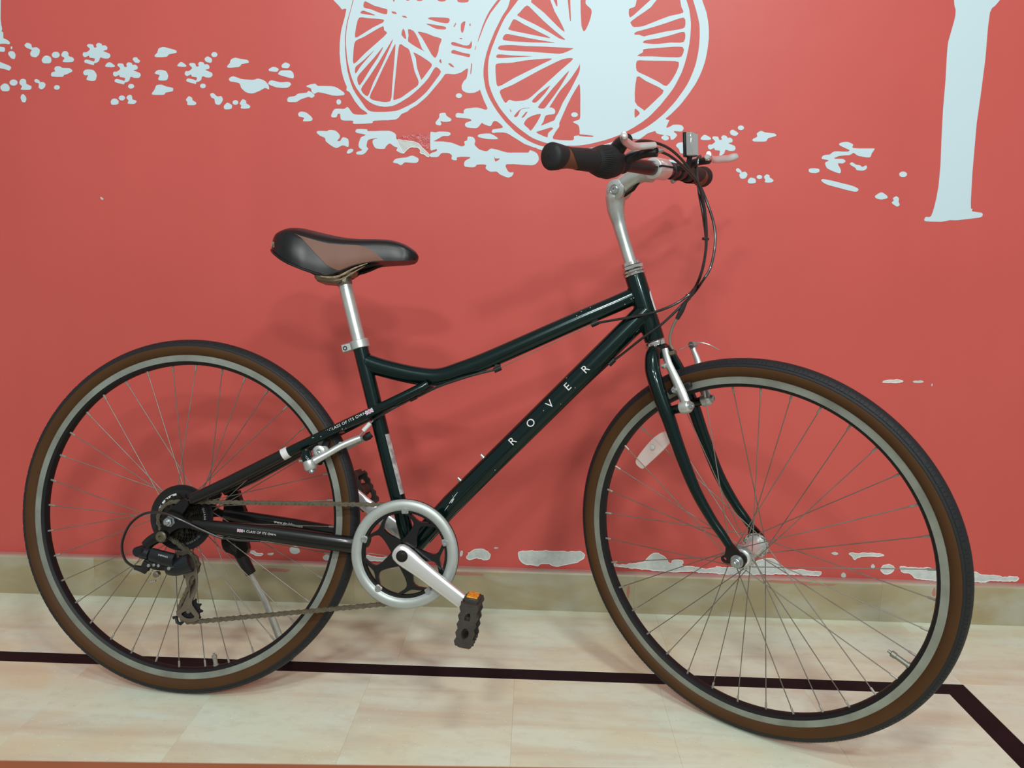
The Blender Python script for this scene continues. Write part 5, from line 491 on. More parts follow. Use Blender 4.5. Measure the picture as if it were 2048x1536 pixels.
# lettering
for ch,t in (('R',(.6341,0,.5207)),('O',(.6667,0,.5558)),('V',(.6989,0,.5935)),('E',(.7303,0,.6264)),('R',(.7615,0,.66))):
    tt=(V(t)-V(DTB)).dot(d_)/(V(DTA)-V(DTB)).length
    letters(ch,.0205,DTB,DTA,.0203,tt,.12,frame,name='down_tube_letter')
sa,sb=V(SSP[4]),V(SSP[3]); 
letters('A CLASS OF ITS OWN',.0078,SSP[4],SSP[2],.0093,.035,.25,frame,name='stay_lettering',space=1.12)
letters('A CLASS OF ITS OWN',.0058,CSP[3],CSP[2],.0102,.78,.2,frame,name='stay_lettering',space=1.1)
letters('www.gic-bike.com',.0085,(CSP[3][0],-CSP[3][1]-.0102,CSP[3][2]+.005),(CSP[2][0],-CSP[2][1]-.0102,CSP[2][2]+.005),0,.95,0,frame,name='stay_lettering')
def flag(c,d,sz,parent=frame):
    """small union flag sticker: pink field, white saltire and cross, blue corners"""
    c=V(c); d=V(d).normalized(); n=V((0,-1,0)); n=(n-d*n.dot(d)).normalized(); u=d.cross(n)*-1
    if u.z<0: u=-u
    g=MB()
    def quad(x0,x1,y0,y1,e,mi,ang=0.):
        P=[(x0,y0),(x1,y0),(x1,y1),(x0,y1)]; P=[(x*cos(ang)-y*sin(ang),x*sin(ang)+y*cos(ang)) for x,y in P]
        g.add([c+d*x*sz+u*y*sz+n*e for x,y in P],[(0,1,2,3)],mi)
    quad(-1,1,-.55,.55,.0002,2); quad(-1.05,1.05,-.09,.09,.0003,0,.48); quad(-1.05,1.05,-.09,.09,.00035,0,-.48)
    quad(-1,1,-.2,.2,.0004,0); quad(-.2,.2,-.55,.55,.0004,0); quad(-1,1,-.11,.11,.0005,1); quad(-.11,.11,-.55,.55,.0005,1)
    g.build('flag_sticker',['decal_white','decal_pink','decal_blue'],parent,smooth=0)
q=V(SSP[3])+(V(SSP[2])-V(SSP[3]))*.13; flag(q+V((0,-.0093,.002)),V(SSP[2])-V(SSP[4]),.0078)
q=V(CSP[3])+(V(CSP[2])-V(CSP[3]))*.46; flag(q+V((0,-.0098,.002)),V(CSP[2])-V(CSP[3]),.0055)
# pale sticker strip up the front of the seat tube, scuffed sticker by the bracket, head badge
sd=(V(STT)-V(BBC)).normalized(); sf=V((sd.z,0,-sd.x))
def strip(name,a,b,nrm,w,mt,off):
    a,b=V(a),V(b); d=(b-a).normalized(); s=d.cross(nrm).normalized(); g=MB(); K=8
    for i in range(K+1):
        an=(i/K-.5)*w/off
        for e in (a,b): g.v.append(tuple(e+nrm*(cos(an)*(off+.0004))+s*(sin(an)*(off+.0004))))
    for i in range(K): g.f.append((2*i,2*i+1,2*i+3,2*i+2)); g.m.append(0)
    return g.build(name,mt,frame)
mat('sticker_silver',(.55,.54,.52),.4,.3,noise=(90,.12,(.3,.27,.27)))
mat('sticker_lilac',(.45,.37,.43),.5,noise=(140,.12,(.2,.15,.2)))
strip('frame_sticker',V(BBC)+sd*.105,V(BBC)+sd*.222,(sf+V((0,-.55,0))).normalized(),.012,'sticker_silver',.0145)
dn=V((-d_.z,0,d_.x)); strip('frame_sticker',V(BBC)+d_*.098,V(BBC)+d_*.128,(dn+V((0,-.5,0))).normalized(),.014,'sticker_lilac',.0196)
for a,b,c_,e in ((.0,.012,.004,.0009),(.008,.022,.0065,.0006),(-.012,.002,-.001,.0005),(.006,.013,.001,.0012)):
    m=MB(); m.tube([V(DTB)+d_*a+V((0,-.0193,c_)),V(DTB)+d_*((a+b)/2)+V((0,-.0192,c_+.002)),V(DTB)+d_*b+V((0,-.0189,c_+.0035))],[e*.5,e,e*.4],6); m.build('paint_scratch','decal_white',frame)
for k in range(22):
    tt=random.random(); an=random.uniform(-.7,.9); P0,P1,r0=random.choice(((V(DTB),V(DTA),.0201),(V(TTP[7]),V(TTP[9]),.0161),(V(CSP[2]),V(CSP[1]),.0096),(V(SSP[4]),V(SSP[5]),.0093)))
    dd=(P1-P0).normalized(); nn=V((0,-1,0)); nn=(nn-dd*nn.dot(dd)).normalized(); uu=dd.cross(nn)*-1
    c=P0+(P1-P0)*tt+nn*(cos(an)*r0)+uu*(sin(an)*r0); m=MB(); m.lathe(c-nn*.0004,nn*cos(an)+uu*sin(an),[(0,.0009),(.0007,.0005)],6); m.build('paint_chip','decal_white',frame)
# head badge
bx=V((sin(AL),0,cos(AL))); sx_=V((-cos(AL),0,sin(AL))); c=V(steer(.435))
m=MB(); K=9; e_=[]
for j in range(13):
    t=-1+2*j/12; wv=math.sqrt(max(0,1-t**6))*.013
    for i in range(K):
        an=(-1+2*i/(K-1))*wv/.0187; e_.append(c+sx_*(t*.024)+bx*(cos(an)*.0192)+V((0,1,0))*(sin(an)*.0192))
m.add(e_,[(j*K+i,j*K+i+1,(j+1)*K+i+1,(j+1)*K+i) for j in range(12) for i in range(K-1)]); m.build('head_badge','decal_white',frame)
m=MB(); m.add([c+sx_*(((V(q)-c).dot(sx_))*.86)+bx*(((V(q)-c).dot(bx))*1.02)+V((0,1,0))*((V(q)-c).y*.8) for q in e_],[(j*K+i,j*K+i+1,(j+1)*K+i+1,(j+1)*K+i) for j in range(12) for i in range(K-1)]); m.build('head_badge_field','red_patch',frame)
# ---- headset
hs=grp('headset')
sxv=V((-cos(AL),0,sin(AL)))
def hsp(name,z0,prof,n=24): m=MB(); m.lathe(steer(z0),sxv,prof,n); m.build(name,'chrome',hs,smooth=35)
hsp('upper_cup',.4885,[(0,.0185),(.001,.021),(.004,.0215),(.006,.019),(.0065,.0185),(.007,.0212),(.010,.0215),(.0115,.018)])
hsp('lock_nut',.5005,[(0,.0165),(.0005,.020),(.006,.0205),(.0065,.018)],6)
hsp('stem_ring',.507,[(0,.0165),(.001,.0178),(.0065,.0178),(.0075,.013)])
hsp('lower_cup',.3605,[(0,.019),(.001,.0203),(.0045,.0212),(.0085,.0208),(.0105,.0185)])
# ---- seat post, clamp, saddle
sp=grp('seatpost',label='bare silver alloy seat post'); SPT=(.2936,0,.8189)
m=MB(); m.tube([V(STT)-sd*.05,V(SPT)-sd*.012,SPT],[.0127,.0127,.0122],22); m.build('post','silver_alloy',sp)
CLM=V(STT)+sd*.004; cb=V((-sd.z,0,sd.x))
m=MB(); m.lathe(CLM-sd*.009,sd,[(0,.0145),(0,.0178),(.001,.0184),(.015,.0184),(.016,.0178),(.016,.013)],28)
Mx=Matrix((tuple((cb.x,0,sd.x)),(0,1,0),tuple((cb.z,0,sd.z)))); m.box(CLM+cb*.024+V((0,0,-.0012)),(.02,.017,.0155),Mx,.1); m.build('seat_clamp','silver_alloy',sp,smooth=30)
m=MB(); m.lathe(CLM+cb*.0265+V((0,-.0085,-.0018)),(0,-1,0),[(-.002,.0045),(.0015,.0045),(.0015,.0028),(-.0015,.0028),(-.0015,0)],6); m.build('clamp_bolt','rim_black',sp,smooth=30)
sad=grp('saddle',label='black saddle with a brown side panel and torn edge')
def lerp_tab(tab,x):
    for (a,b) in zip(tab,tab[1:]):
        if x<=b[0]:
            t=(x-a[0])/(b[0]-a[0]); t=max(0,min(1,t)); return [p+(q-p)*t for p,q in zip(a[1:],b[1:])]
    return list(tab[-1][1:])
ZS=RW+.0
# x, half width, top z (centre), skirt z, side bulge
ST=[(.157,.010,.531,.524),(.1605,.026,.540,.521),(.166,.040,.549,.518),(.174,.053,.5555,.512),(.184,.063,.5605,.5055),(.198,.070,.5645,.4965),(.215,.0725,.5650,.488),(.24,.0695,.5600,.479),(.262,.0625,.5552,.4725),(.28,.0555,.552,.4695),(.30,.046,.549,.478),(.32,.0385,.5478,.489),(.335,.035,.5476,.4945),(.36,.0315,.548,.5000),(.385,.029,.547,.5025),(.405,.0275,.5425,.5035),(.418,.025,.5368,.5045),(.428,.020,.5305,.506),(.4345,.0135,.5255,.509),(.4385,.005,.519,.514)]
def sstat(x): return lerp_tab(ST,x)
def spt(x,a,off=0.,side=-1):
    """a from 0 (top centre) to 1 (skirt edge) around one side"""
    w_,zt,zk=sstat(x); h=zt-zk; t=a
    if t<.55: q=t/.55; y=w_*.9*sin(q*PI/2*.98); z=zt-.30*h*(1-cos(q*PI/2))*1.05
    else: q=(t-.55)/.45; y=w_*(.9+.12*sin(q*PI*.62)); z=zt-.31*h-(.69*h)*q
    p=V((x,side*y,z+ZS))
    if off: p+=V((0,side*off*.8,off*.6*(1-a)))
    return p
xs=[.157,.1585,.1605,.163,.166,.170,.174]+[.18+.01*k for k in range(24)]+[.416,.42,.424,.428,.431,.434,.4365,.4385]
NA=12; m=MB(); vs=[]
for x in xs:
    row=[spt(x,1-k/NA) for k in range(NA)]+[spt(x,k/NA,0,1) for k in range(NA+1)]; vs+=row
n=2*NA+1; fs=[(i*n+k,i*n+k+1,(i+1)*n+k+1,(i+1)*n+k) for i in range(len(xs)-1) for k in range(n-1)]
fs+=[tuple(range(n)),tuple((len(xs)-1)*n+k for k in range(n-1,-1,-1))]
fs+=[(i*n,(i+1)*n,(i+1)*n+n-1,i*n+n-1) for i in range(len(xs)-1)]
m.add(vs,fs); cover=m.build('saddle_cover','black_leather',sad,smooth=60)
# brown panels, one each side
for side in (-1,1):
    m=MB(); X0,X1=.221,.383; NX,NY=44,10; vs=[]
    for i in range(NX+1):
        x=X0+(X1-X0)*i/NX; t=i/NX
        au=.50+.04*t+.12*max(0,(t-.45)/.55)**2+.36*max(0,(t-.6)/.4)**2.2
        al=min(.985,.50+.50*(t/.50)**1.12)
        au=min(au,al-.004)
        for k in range(NY+1): vs.append(spt(x,au+(al-au)*k/NY,.0011,side))
    m.add(vs,[(i*(NY+1)+k,i*(NY+1)+k+1,(i+1)*(NY+1)+k+1,(i+1)*(NY+1)+k) for i in range(NX) for k in range(NY)]); m.build('saddle_panel','brown_leather',sad,smooth=60)
    # torn piping and frayed under-edge
    m=MB(); m.tube([spt(.158+.0047*k,1.0,.001,side)+V((0,0,-.001)) for k in range(1,25)],.0026,7); m.build('saddle_piping','black_leather',sad)
m=MB(); m.tube([spt(x,1.02,.0,-1)+V((0,.002,dz)) for x,dz in ((.262,-.001),(.28,-.001),(.30,-.006),(.325,-.003),(.35,.001))],[.0008,.0018,.0022,.0018,.0008],7,sm=3)
m.tube([spt(x,1.02,.0,-1)+V((0,.006,dz)) for x,dz in ((.29,-.010),(.305,-.013),(.325,-.009),(.345,-.002))],[.0006,.0014,.0014,.0006],7,sm=3); m.build('torn_foam','foam',sad)
m=MB(); m.tube([spt(.158+.0025*k,.8+.09*math.sin(k*1.7),.0008) for k in range(1,9)],[.0006,.001,.0014,.0008,.0012,.0015,.0009,.0005],6); m.build('torn_foam','foam',sad)
m=MB(); c=V(SPT)
m.lathe(c-sd*.016,sd,[(0,.0135),(.003,.0145),(.014,.0148),(.020,.013)],20)
m.box(c+V((-.022,-.004,-.005)),(.050,.060,.018),Matrix.Rotation(.06,3,'Y'),.4); m.box(c+V((.012,0,.010)),(.03,.04,.02),Matrix.Rotation(-.3,3,'Y'),.4); m.build('saddle_clamp','cage_steel',sad,smooth=45)
for s_ in (-1,1):
    m=MB(); m.tube([(.19,s_*.022,ZS+.50),(.23,s_*.022,ZS+.488),(.31,s_*.022,ZS+.484),(.37,s_*.015,ZS+.505),(.40,s_*.01,ZS+.515)],.0035,8,sm=4); m.build('saddle_rail','rim_black',sad)
m=MB(); m.plate([(x,spt(x,1.0).z+.004) for x in (.17,.2,.23,.26,.29,.32,.36,.40,.425)]+[(.42,ZS+.53),(.3,ZS+.53),(.17,ZS+.53)],-.018,.018); m.build('saddle_shell','black_plastic',sad)
# ---- wheels (wheel-local: axle along y, origin at the axle)
def ringmesh(name,prof,n,mt,parent,smooth=40,closed=True):
    m=MB(); m.lathe((0,0,0),(0,1,0),[(y,r) for r,y in prof],n,closed=closed); return m.build(name,mt,parent,smooth=smooth)
TR0,TRm=.3275,.0175
def tpt(a,k=1.): return (TR0+TRm*k*sin(a),-TRm*k*cos(a))          # a=0 near side, pi/2 outermost, pi far side
def wheel(parent_M,phase,label,vang,fr_r,fr_y,hubparts,knobs):
    w_=grp('wheel',bike,parent_M,label)
    rim=[(.3155,-.0115),(.3155,-.0100),(.310,-.0088),(.306,-.0080),(.306,.0080),(.310,.0088),(.3155,.0100),(.3155,.0115),(.3025,.0115),(.3015,.0108),(.2975,.0085),(.2955,.004),(.2955,-.004),(.2975,-.0085),(.3015,-.0108),(.3025,-.0115)]
    m=MB(); m.lathe((0,0,0),(0,1,0),[(y,r) for r,y in rim],144,closed=True); 
    nn=len(rim)
    for i,f in enumerate(m.f):
        j=(i//144)%nn
        m.m[i]=0 if j in (15,7,0,6) else 1
    m.build('rim',['rim_alloy','rim_black'],w_,smooth=30)
    a0,a1=-.72,.30
    sw=[tpt(a0+(a1-a0)*k/7) for k in range(8)]
    # one closed casing: both tan side walls
    prof=sw+[tpt(.5,.97),tpt(PI/2,.96),tpt(PI-.5,.97)]+[(r,-y) for r,y in reversed(sw)]+[(.311,.0075),(.311,-.0075)]
    ringmesh('tire',prof,144,'tan_rubber',w_)
    # tread: rib + shoulder blocks cut by real grooves
    NT=62; sub=[0,.05,.06,.40,.41,.44,.45,.62,.63,.66,.67,.82,.83,.86,.87,.99] if knobs else [0,.12,.13,.5,.51,.55,.56,.99]
    prof=[]
    A=[.26,.33,.52,.56,.62,.66,.95,1.0,1.05,1.1,1.35,PI/2]; A=A+[PI-q for q in reversed(A[:-1])]
    m=MB(); vs=[]; n=len(A)
    for t in range(NT):
        for u in sub:
            ph=2*PI*(t+u)/NT
            groove=any(lo<=u<=hi for lo,hi in (((.0,.05),(.41,.44),(.63,.66),(.83,.86)) if knobs else ((0,.12),(.51,.55))))
            for k,a in enumerate(A):
                kk=1.028; am=min(a,PI-a); shoulder=.58<am<1.02
                if groove and .60<am: kk=.99 if knobs else (1.0 if am<1.2 else 1.02)
                if .54<am<.58: kk=.99                     # groove between rib and blocks
                if 1.02<am<1.12: kk=.992
                if am>1.3: kk=1.012
                if am<.3: kk=1.0
                r,y=tpt(a,kk); vs.append((r*cos(ph),y,r*sin(ph)))
    S_=NT*len(sub); fs=[(i*n+k,i*n+k+1,((i+1)%S_)*n+k+1,((i+1)%S_)*n+k) for i in range(S_) for k in range(n-1)]
    fs+=[(i*n,((i+1)%S_)*n,((i+1)%S_)*n+n-1,i*n+n-1) for i in range(S_)]
    m.add(vs,fs); m.build('tread','tread_rubber',w_,smooth=25)
    # spokes, three-cross
    for k in range(36):
        side=-1 if k%2==0 else 1; j=k//2; lead=1 if j%2==0 else -1
        na=math.radians(phase+10*k); ha=na+lead*math.radians(58)
        fy=fr_y[0] if side<0 else fr_y[1]; fy2=fy+(.0022 if (j//1)%2 else -.0022)
        H=V((fr_r*cos(ha),fy2,fr_r*sin(ha))); E=V((.2965*cos(na),-side*-.002,.2965*sin(na)))
        d=(E-H).normalized(); m=MB()
        m.tube([H,E-d*.012],.00088,6); m.tube([E-d*.0135,E-d*.0125,E+d*.001],[.0012,.002,.002],7,mi=1)
        m.build('spoke',['spoke_steel','nipple_brass'],w_)
    va=math.radians(vang); dr=V((-cos(va),0,-sin(va))); b=V((.296*cos(va),0,.296*sin(va)))
    m=MB(); L=hubparts.get('valve',.03)
    m.lathe(b,dr,[(0,.0055),(.003,.0055),(.003,.0042),(L*.62,.0042),(L*.64,.0052),(L*.84,.0052),(L*.86,.0026),(L,.0024)],10); m.build('valve',hubparts.get('vmat','valve_metal'),w_,smooth=30)
    return w_
# front wheel
FW=wheel(TF,8,'front wheel turned towards the camera',-46.0,.0195,(-.034,.034),{'valve':.036},True)
def flange(parent,y,r,mt='silver_alloy',t=.0016):
    m=MB(); holes=[circ((r-.0028)*cos(2*PI*k/18),(r-.0028)*sin(2*PI*k/18),.0014,6) for k in range(18)]
    m.plate(circ(0,0,r,48),y-t,y+t,holes); m.build('hub_flange',mt,parent,smooth=30)
flange(FW,-.034,.0225); flange(FW,.034,.0225)
m=MB(); m.lathe((0,-.0405,0),(0,1,0),[(0,.0115),(.0015,.0145),(.006,.0155),(.009,.0165),(.018,.0145),(.040,.0135),(.062,.0145),(.072,.0165),(.075,.0155),(.0795,.0145),(.081,.0115)],32); m.build('hub_shell','bright_alloy',FW)
for s_ in (-1,1):
    m=MB(); m.lathe((0,s_*.0405,0),(0,s_,0),[(0,.0125),(.004,.0125),(.004,.0098),(.0085,.0098)],20); m.build('axle_cone','rim_black',FW,smooth=30)
    m=MB(); m.lathe((0,s_*.0545,0),(0,s_,0),[(0,.0115),(.0018,.0115),(.0018,.0085),(.0095,.0085),(.0105,.0075)],6 if 0 else 18); m.build('axle_nut','zinc',FW,smooth=35)
    m=MB(); m.lathe((0,s_*.064,0),(0,s_,0),[(0,.0048),(.0065,.0048),(.0075,.004)],12); m.build('axle_end','zinc',FW,smooth=35)
# spoke reflector
RO=rnd([(-.178,.1948),(-.167,.1801),(-.1608,.1815),(-.1257,.1986),(-.0992,.2119),(-.0806,.2284),(-.0929,.2427),(-.1157,.2369),(-.1347,.2271),(-.1654,.2074)],2)
m=MB(); m.plate(RO,.0045,.0085,inset=.03); rf=m.build('spoke_reflector','clear_plastic',FW,smooth=30)
m=MB(); c=(-.1274,.004,.2176); m.lathe(c,(0,-1,0),[(0,.005),(.003,.005),(.004,.0035)],12); m.build('reflector_clip','decal_white',FW)
# rear wheel
RWM=Matrix.Translation((0,0,RW))
BW=wheel(RWM,9,'rear wheel behind the chain and derailleur',-76.5,.021,(-.020,.032),{'valve':.024,'vmat':'nipple_brass'},False)
flange(BW,-.020,.0235); flange(BW,.032,.0235)
m=MB(); m.lathe((0,-.03,0),(0,1,0),[(0,.012),(.002,.016),(.012,.0165),(.03,.0145),(.058,.0165),(.066,.016),(.07,.011)],28); m.build('hub_shell','silver_alloy',BW)
for s_ in (-1,1):
    m=MB(); m.lathe((0,s_*.0655,0),(0,s_,0),[(0,.0105),(.002,.0105),(.002,.0085),(.010,.0085),(.0112,.0068)],6); m.build('axle_nut','zinc',BW,smooth=25)
    m=MB(); m.lathe((0,s_*.0755,0),(0,s_,0),[(0,.0047),(.0055,.0047),(.0065,.0038)],12); m.build('axle_end','zinc',BW,smooth=35)
m=MB(); m.lathe((0,-.06,0),(0,1,0),[(0,.0052),(.12,.0052)],12); m.build('axle_rod','zinc',BW)
# ---- cassette + spoke protector
cas=grp('freewheel',bike,RWM)
m=MB(); hl=[circ(.047*cos(2*PI*k/10),.047*sin(2*PI*k/10),.004,8) for k in range(0)]
m.lathe((0,-.0255,0),(0,1,0),[(0,.0635),(-.0018,.062),(-.0005,.055),(-.0015,.0545),(-.001,.02),(.002,.02),(.002,.0635)],64,closed=True); m.build('spoke_protector','black_plastic',cas,smooth=30)
def cog(r,y,T,name,mt,parent,M=None,t=.0011,hole=None):
    out=[]
    for k in range(T):
        a=2*PI*k/T; p=2*PI/T
        out+=[((r-.0032)*cos(a-.32*p),(r-.0032)*sin(a-.32*p)),((r+.0022)*cos(a-.1*p),(r+.0022)*sin(a-.1*p)),((r+.0022)*cos(a+.1*p),(r+.0022)*sin(a+.1*p)),((r-.0032)*cos(a+.32*p),(r-.0032)*sin(a+.32*p))]
    m=MB(); m.plate(out,y-t,y+t,hole or []); return m.build(name,mt,parent,M,smooth=0)
for k,(T,y) in enumerate(((22,-.030),(20,-.034),(19,-.038),(18,-.042),(17,-.0455),(14,-.0505))):
    cog(.0127*T/(2*PI),y,T,'sprocket','greasy_steel',cas)
m=MB(); m.lathe((0,-.052,0),(0,1,0),[(-.004,.012),(-.004,.018),(0,.020),(.02,.022)],24); m.build('freewheel_body','black_paint',cas)
def arctext(txt,size,r,a0,y,parent,mt,step,name='disc_lettering'):
    for i,ch in enumerate(txt):
        if ch==' ': continue
        a=a0-step*i; c=V((r*cos(a),y,r*sin(a))); d=V((sin(a),0,-cos(a)))
        letters(ch,size,c,c+d,0,0,0,parent,mt,name)
def arcbar(a0,a1,r0,r1,y,mt):
    K=max(2,int(abs(a1-a0)/4)+1); A=[math.radians(a0+(a1-a0)*k/K) for k in range(K+1)]
    m=MB(); m.plate([(r1*cos(a),r1*sin(a)) for a in A]+[(r0*cos(a),r0*sin(a)) for a in reversed(A)],y,y+.0006); m.build('disc_lettering',mt,cas,smooth=0)
for a0,a1 in ((161,155),(153,151),(146,136),(134,127),(125,104)): arcbar(a0,a1,.0445,.0482,-.0276,'decal_white')
mat('decal_grey',(.24,.25,.24),.5)
arctext('QUANDO',.0058,.048,math.radians(24),-.0272,cas,'decal_white',math.radians(6.5))
arctext('QUANDO R',.0052,.0505,math.radians(-42),-.0272,cas,'decal_grey',math.radians(6))
# ---- crankset
crk=grp('crankset',bike,Matrix.Translation(BBC),'silver chain guard, black spider and alloy cranks')
m=MB(); m.lathe((0,-.0505,0),(0,1,0),[(0,.082),(-.0022,.0835),(-.003,.090),(-.0018,.0965),(.001,.0995),(.0045,.1003),(.0045,.081),(.001,.0805)],120,closed=True); m.build('chain_guard','satin_alloy',crk,smooth=50)
m=MB(); m.lathe((0,-.0445,0),(0,1,0),[(0,.100),(.0,.079),(.003,.079),(.003,.1008)],120,closed=True); m.build('guard_backing','black_plastic',crk,smooth=30)
cog(.0889,-.0415,44,'chainring','rim_black',crk,None,.0011,[circ(0,0,.0745,72)])
m=MB()
m.plate(circ(0,0,.0815,96),-.0455,-.041,[circ(0,0,.0755,96)])
m.build('spider_ring','black_paint',crk,smooth=30)
for k in range(5):
    a=math.radians(-4+72*k)
    def pol(r,da): return (r*cos(a+math.radians(da)),r*sin(a+math.radians(da)))
    half=[(.016,58),(.024,38),(.034,18),(.044,10),(.053,7),(.059,7.5),(.065,12),(.070,18),(.0762,24)]
    out=[pol(r,d) for r,d in half]+[pol(.0762,18.5),pol(.0725,12),pol(.068,5),pol(.0665,0),pol(.068,-5),pol(.0725,-12),pol(.0762,-18.5)]+[pol(r,-d) for r,d in reversed(half)]
    m=MB(); m.plate(out,-.0475,-.0405,inset=.02); m.build('spider_arm','black_paint',crk,smooth=30)
    b=math.radians(19+72*k); bx_,bz=.0805*cos(b),.0805*sin(b); rd=V((cos(b),0,sin(b)))
    m=MB(); m.lathe((bx_,-.0535,bz),(0,1,0),[(0,.0052),(.0015,.0058),(.009,.0058)],14); 
    m.box((bx_+rd.x*.0015,-.0485,bz+rd.z*.0015),(.016,.006,.013),Matrix.Rotation(-b,3,'Y'),.3); m.build('guard_lug','silver_alloy',crk,smooth=35)
    m=MB(); m.lathe((bx_,-.0538,bz),(0,-1,0),[(0,.0046),(.0008,.0042),(.0008,.002),(-.0005,.002),(-.0005,0)],12); m.build('guard_bolt','zinc',crk,smooth=30)
CA=math.atan2(-.087,.1345); CL=.163
for s_ in (-1,1):
    a=CA if s_<0 else CA+PI; d=V((cos(a),0,sin(a))); u=V((-sin(a),0,cos(a))); m=MB(); vs=[]; st=[]
    y0=-.0565 if s_<0 else .052
    # x along arm, half width, y of outer face, thickness
    for x,hw,yo,th in ((-.0185,.006,.0065,.012),(-.0165,.0125,.0075,.016),(-.010,.0172,.0085,.018),(0,.0188,.0088,.0185),(.014,.0185,.0088,.0178),(.03,.0168,.0098,.0165),(.06,.0152,.012,.0148),(.10,.0138,.0145,.0135),(.135,.0132,.0165,.0128),(.152,.0145,.0175,.0126),(CL,.0145,.0178,.0125),(CL+.008,.0118,.0178,.012),(CL+.0125,.006,.0175,.010)):
        st.append((x,hw,yo,th))
    K=16
    for x,hw,yo,th in st:
        for k in range(K):
            t=2*PI*k/K; cx,cz=cos(t),sin(t); ex=abs(cx)**.55*(1 if cx>0 else -1); ez=abs(cz)**.7*(1 if cz>0 else -1)
            yy=-(yo)+th/2-ex*th/2; vs.append(d*x+u*(ez*hw)+V((0,(y0+yy) if s_<0 else (y0-yy),0)))
    n=len(st); fs=[(i*K+k,i*K+(k+1)%K,(i+1)*K+(k+1)%K,(i+1)*K+k) for i in range(n-1) for k in range(K)]+[tuple(range(K)),tuple((n-1)*K+k for k in range(K))]
    m.add(vs,fs); m.build('crank_arm','bright_alloy',crk,smooth=50)
    m=MB(); yf=s_*.0654; m.lathe((0,yf,0),(0,s_,0),[(-.004,.0108),(.0004,.0108),(.0007,.0102),(.0007,0)],24); m.build('crank_well_shade','rim_black',crk,smooth=30)  # solid disc on the arm, the recess's shade put into its black colour
    m=MB(); m.lathe((0,yf,0),(0,s_,0),[(0,.0072),(.0012,.0072),(.0015,.0062),(.0015,.0028),(.0009,.0026),(.0009,0)],6); m.build('crank_bolt','greasy_steel',crk,smooth=25)
# scuff marks on the guard
# ---- pedals
def pedal(name,c,tilt,s_,label):
    M=Matrix.Translation(c)@Matrix.Rotation(tilt,4,'Y'); pd=grp(name,bike,M,label)
    # local: y outward from the crank, z = long direction of the platform edge-on, x = thickness
    o=s_
    m=MB(); m.tube([(0,0,0),(0,o*.07,0)],[.0075,.006],12); m.build('spindle','zinc',pd)
    m=MB(); m.lathe((0,o*.012,0),(0,o,0),[(0,.010),(.004,.0135),(.045,.0125),(.058,.0135),(.064,.012)],18); m.build('barrel','pedal_plastic',pd)
    for e in (-1,1):
        z=e*.0325
        # toothed cage rails front and rear, spanning the pedal's width
        m=MB(); out=[]
        for k in range(9):
            y=.020+.060*k/8; out.append((y,.0165 if k%2 else .013))
        prof=[(y,h) for y,h in out]+[(y,-h) for y,h in reversed(out)]
        B=Matrix(((0,0,1,0),(o,0,0,0),(0,1,0,0),(0,0,0,1)))
        MM=Matrix.Translation((0,0,z))@Matrix(((0,0,1,0),(o,0,0,0),(0,1,0,0),(0,0,0,1)))
        m.plate([(y,h) for y,h in prof],-.003,.003,M=Matrix(((0,0,1,0),(o,0,0,0),(0,1,0,z),(0,0,0,1))))
        m.build('cage_rail','pedal_plastic',pd,smooth=0)
        m=MB(); m.box((0,o*.052,z+e*.0055),(.024,.042,.009),None,.2); m.build('pedal_reflector_case','pedal_plastic',pd)
        m=MB(); m.box((0,o*.052,z+e*.0102),(.019,.034,.0035),None,.2); m.build('pedal_reflector','amber_plastic',pd)
    # outer end plate with openings and teeth; inner end bar
    for yy,full in ((.082,True),(.018,False)):
        zs=[-.036+.0072*k for k in range(11)]
        R_=[(.0165 if k%2 else .0135,z) for k,z in enumerate(zs)]; out=[(x,z) for x,z in R_]+[(-x,z) for x,z in reversed(R_)]
        holes=[circ(0,-.014,.0068,16),[(-.0045,.008),(.0045,.008),(.005,.013),(.0035,.021),(-.0035,.021),(-.005,.013)]] if full else []
        if full: holes[0]=[(x*.95,-.014+(z+.014)*1.35) for x,z in holes[0]]
        m=MB(); y0,y1=(o*yy-.0035,o*yy+.0035); m.plate(out,min(y0,y1),max(y0,y1),holes); m.build('end_plate','pedal_plastic',pd,smooth=0)
    return pd
dcr=V((cos(CA),0,sin(CA)))
pedal('pedal',V(BBC)+dcr*CL+V((0,-.072,0)),math.radians(7),-1,'near pedal hanging edge-on with an amber reflector')
pedal('pedal',V(BBC)-dcr*CL+V((0,.072,0)),math.radians(-28),1,'far pedal half hidden behind the rear tyre')
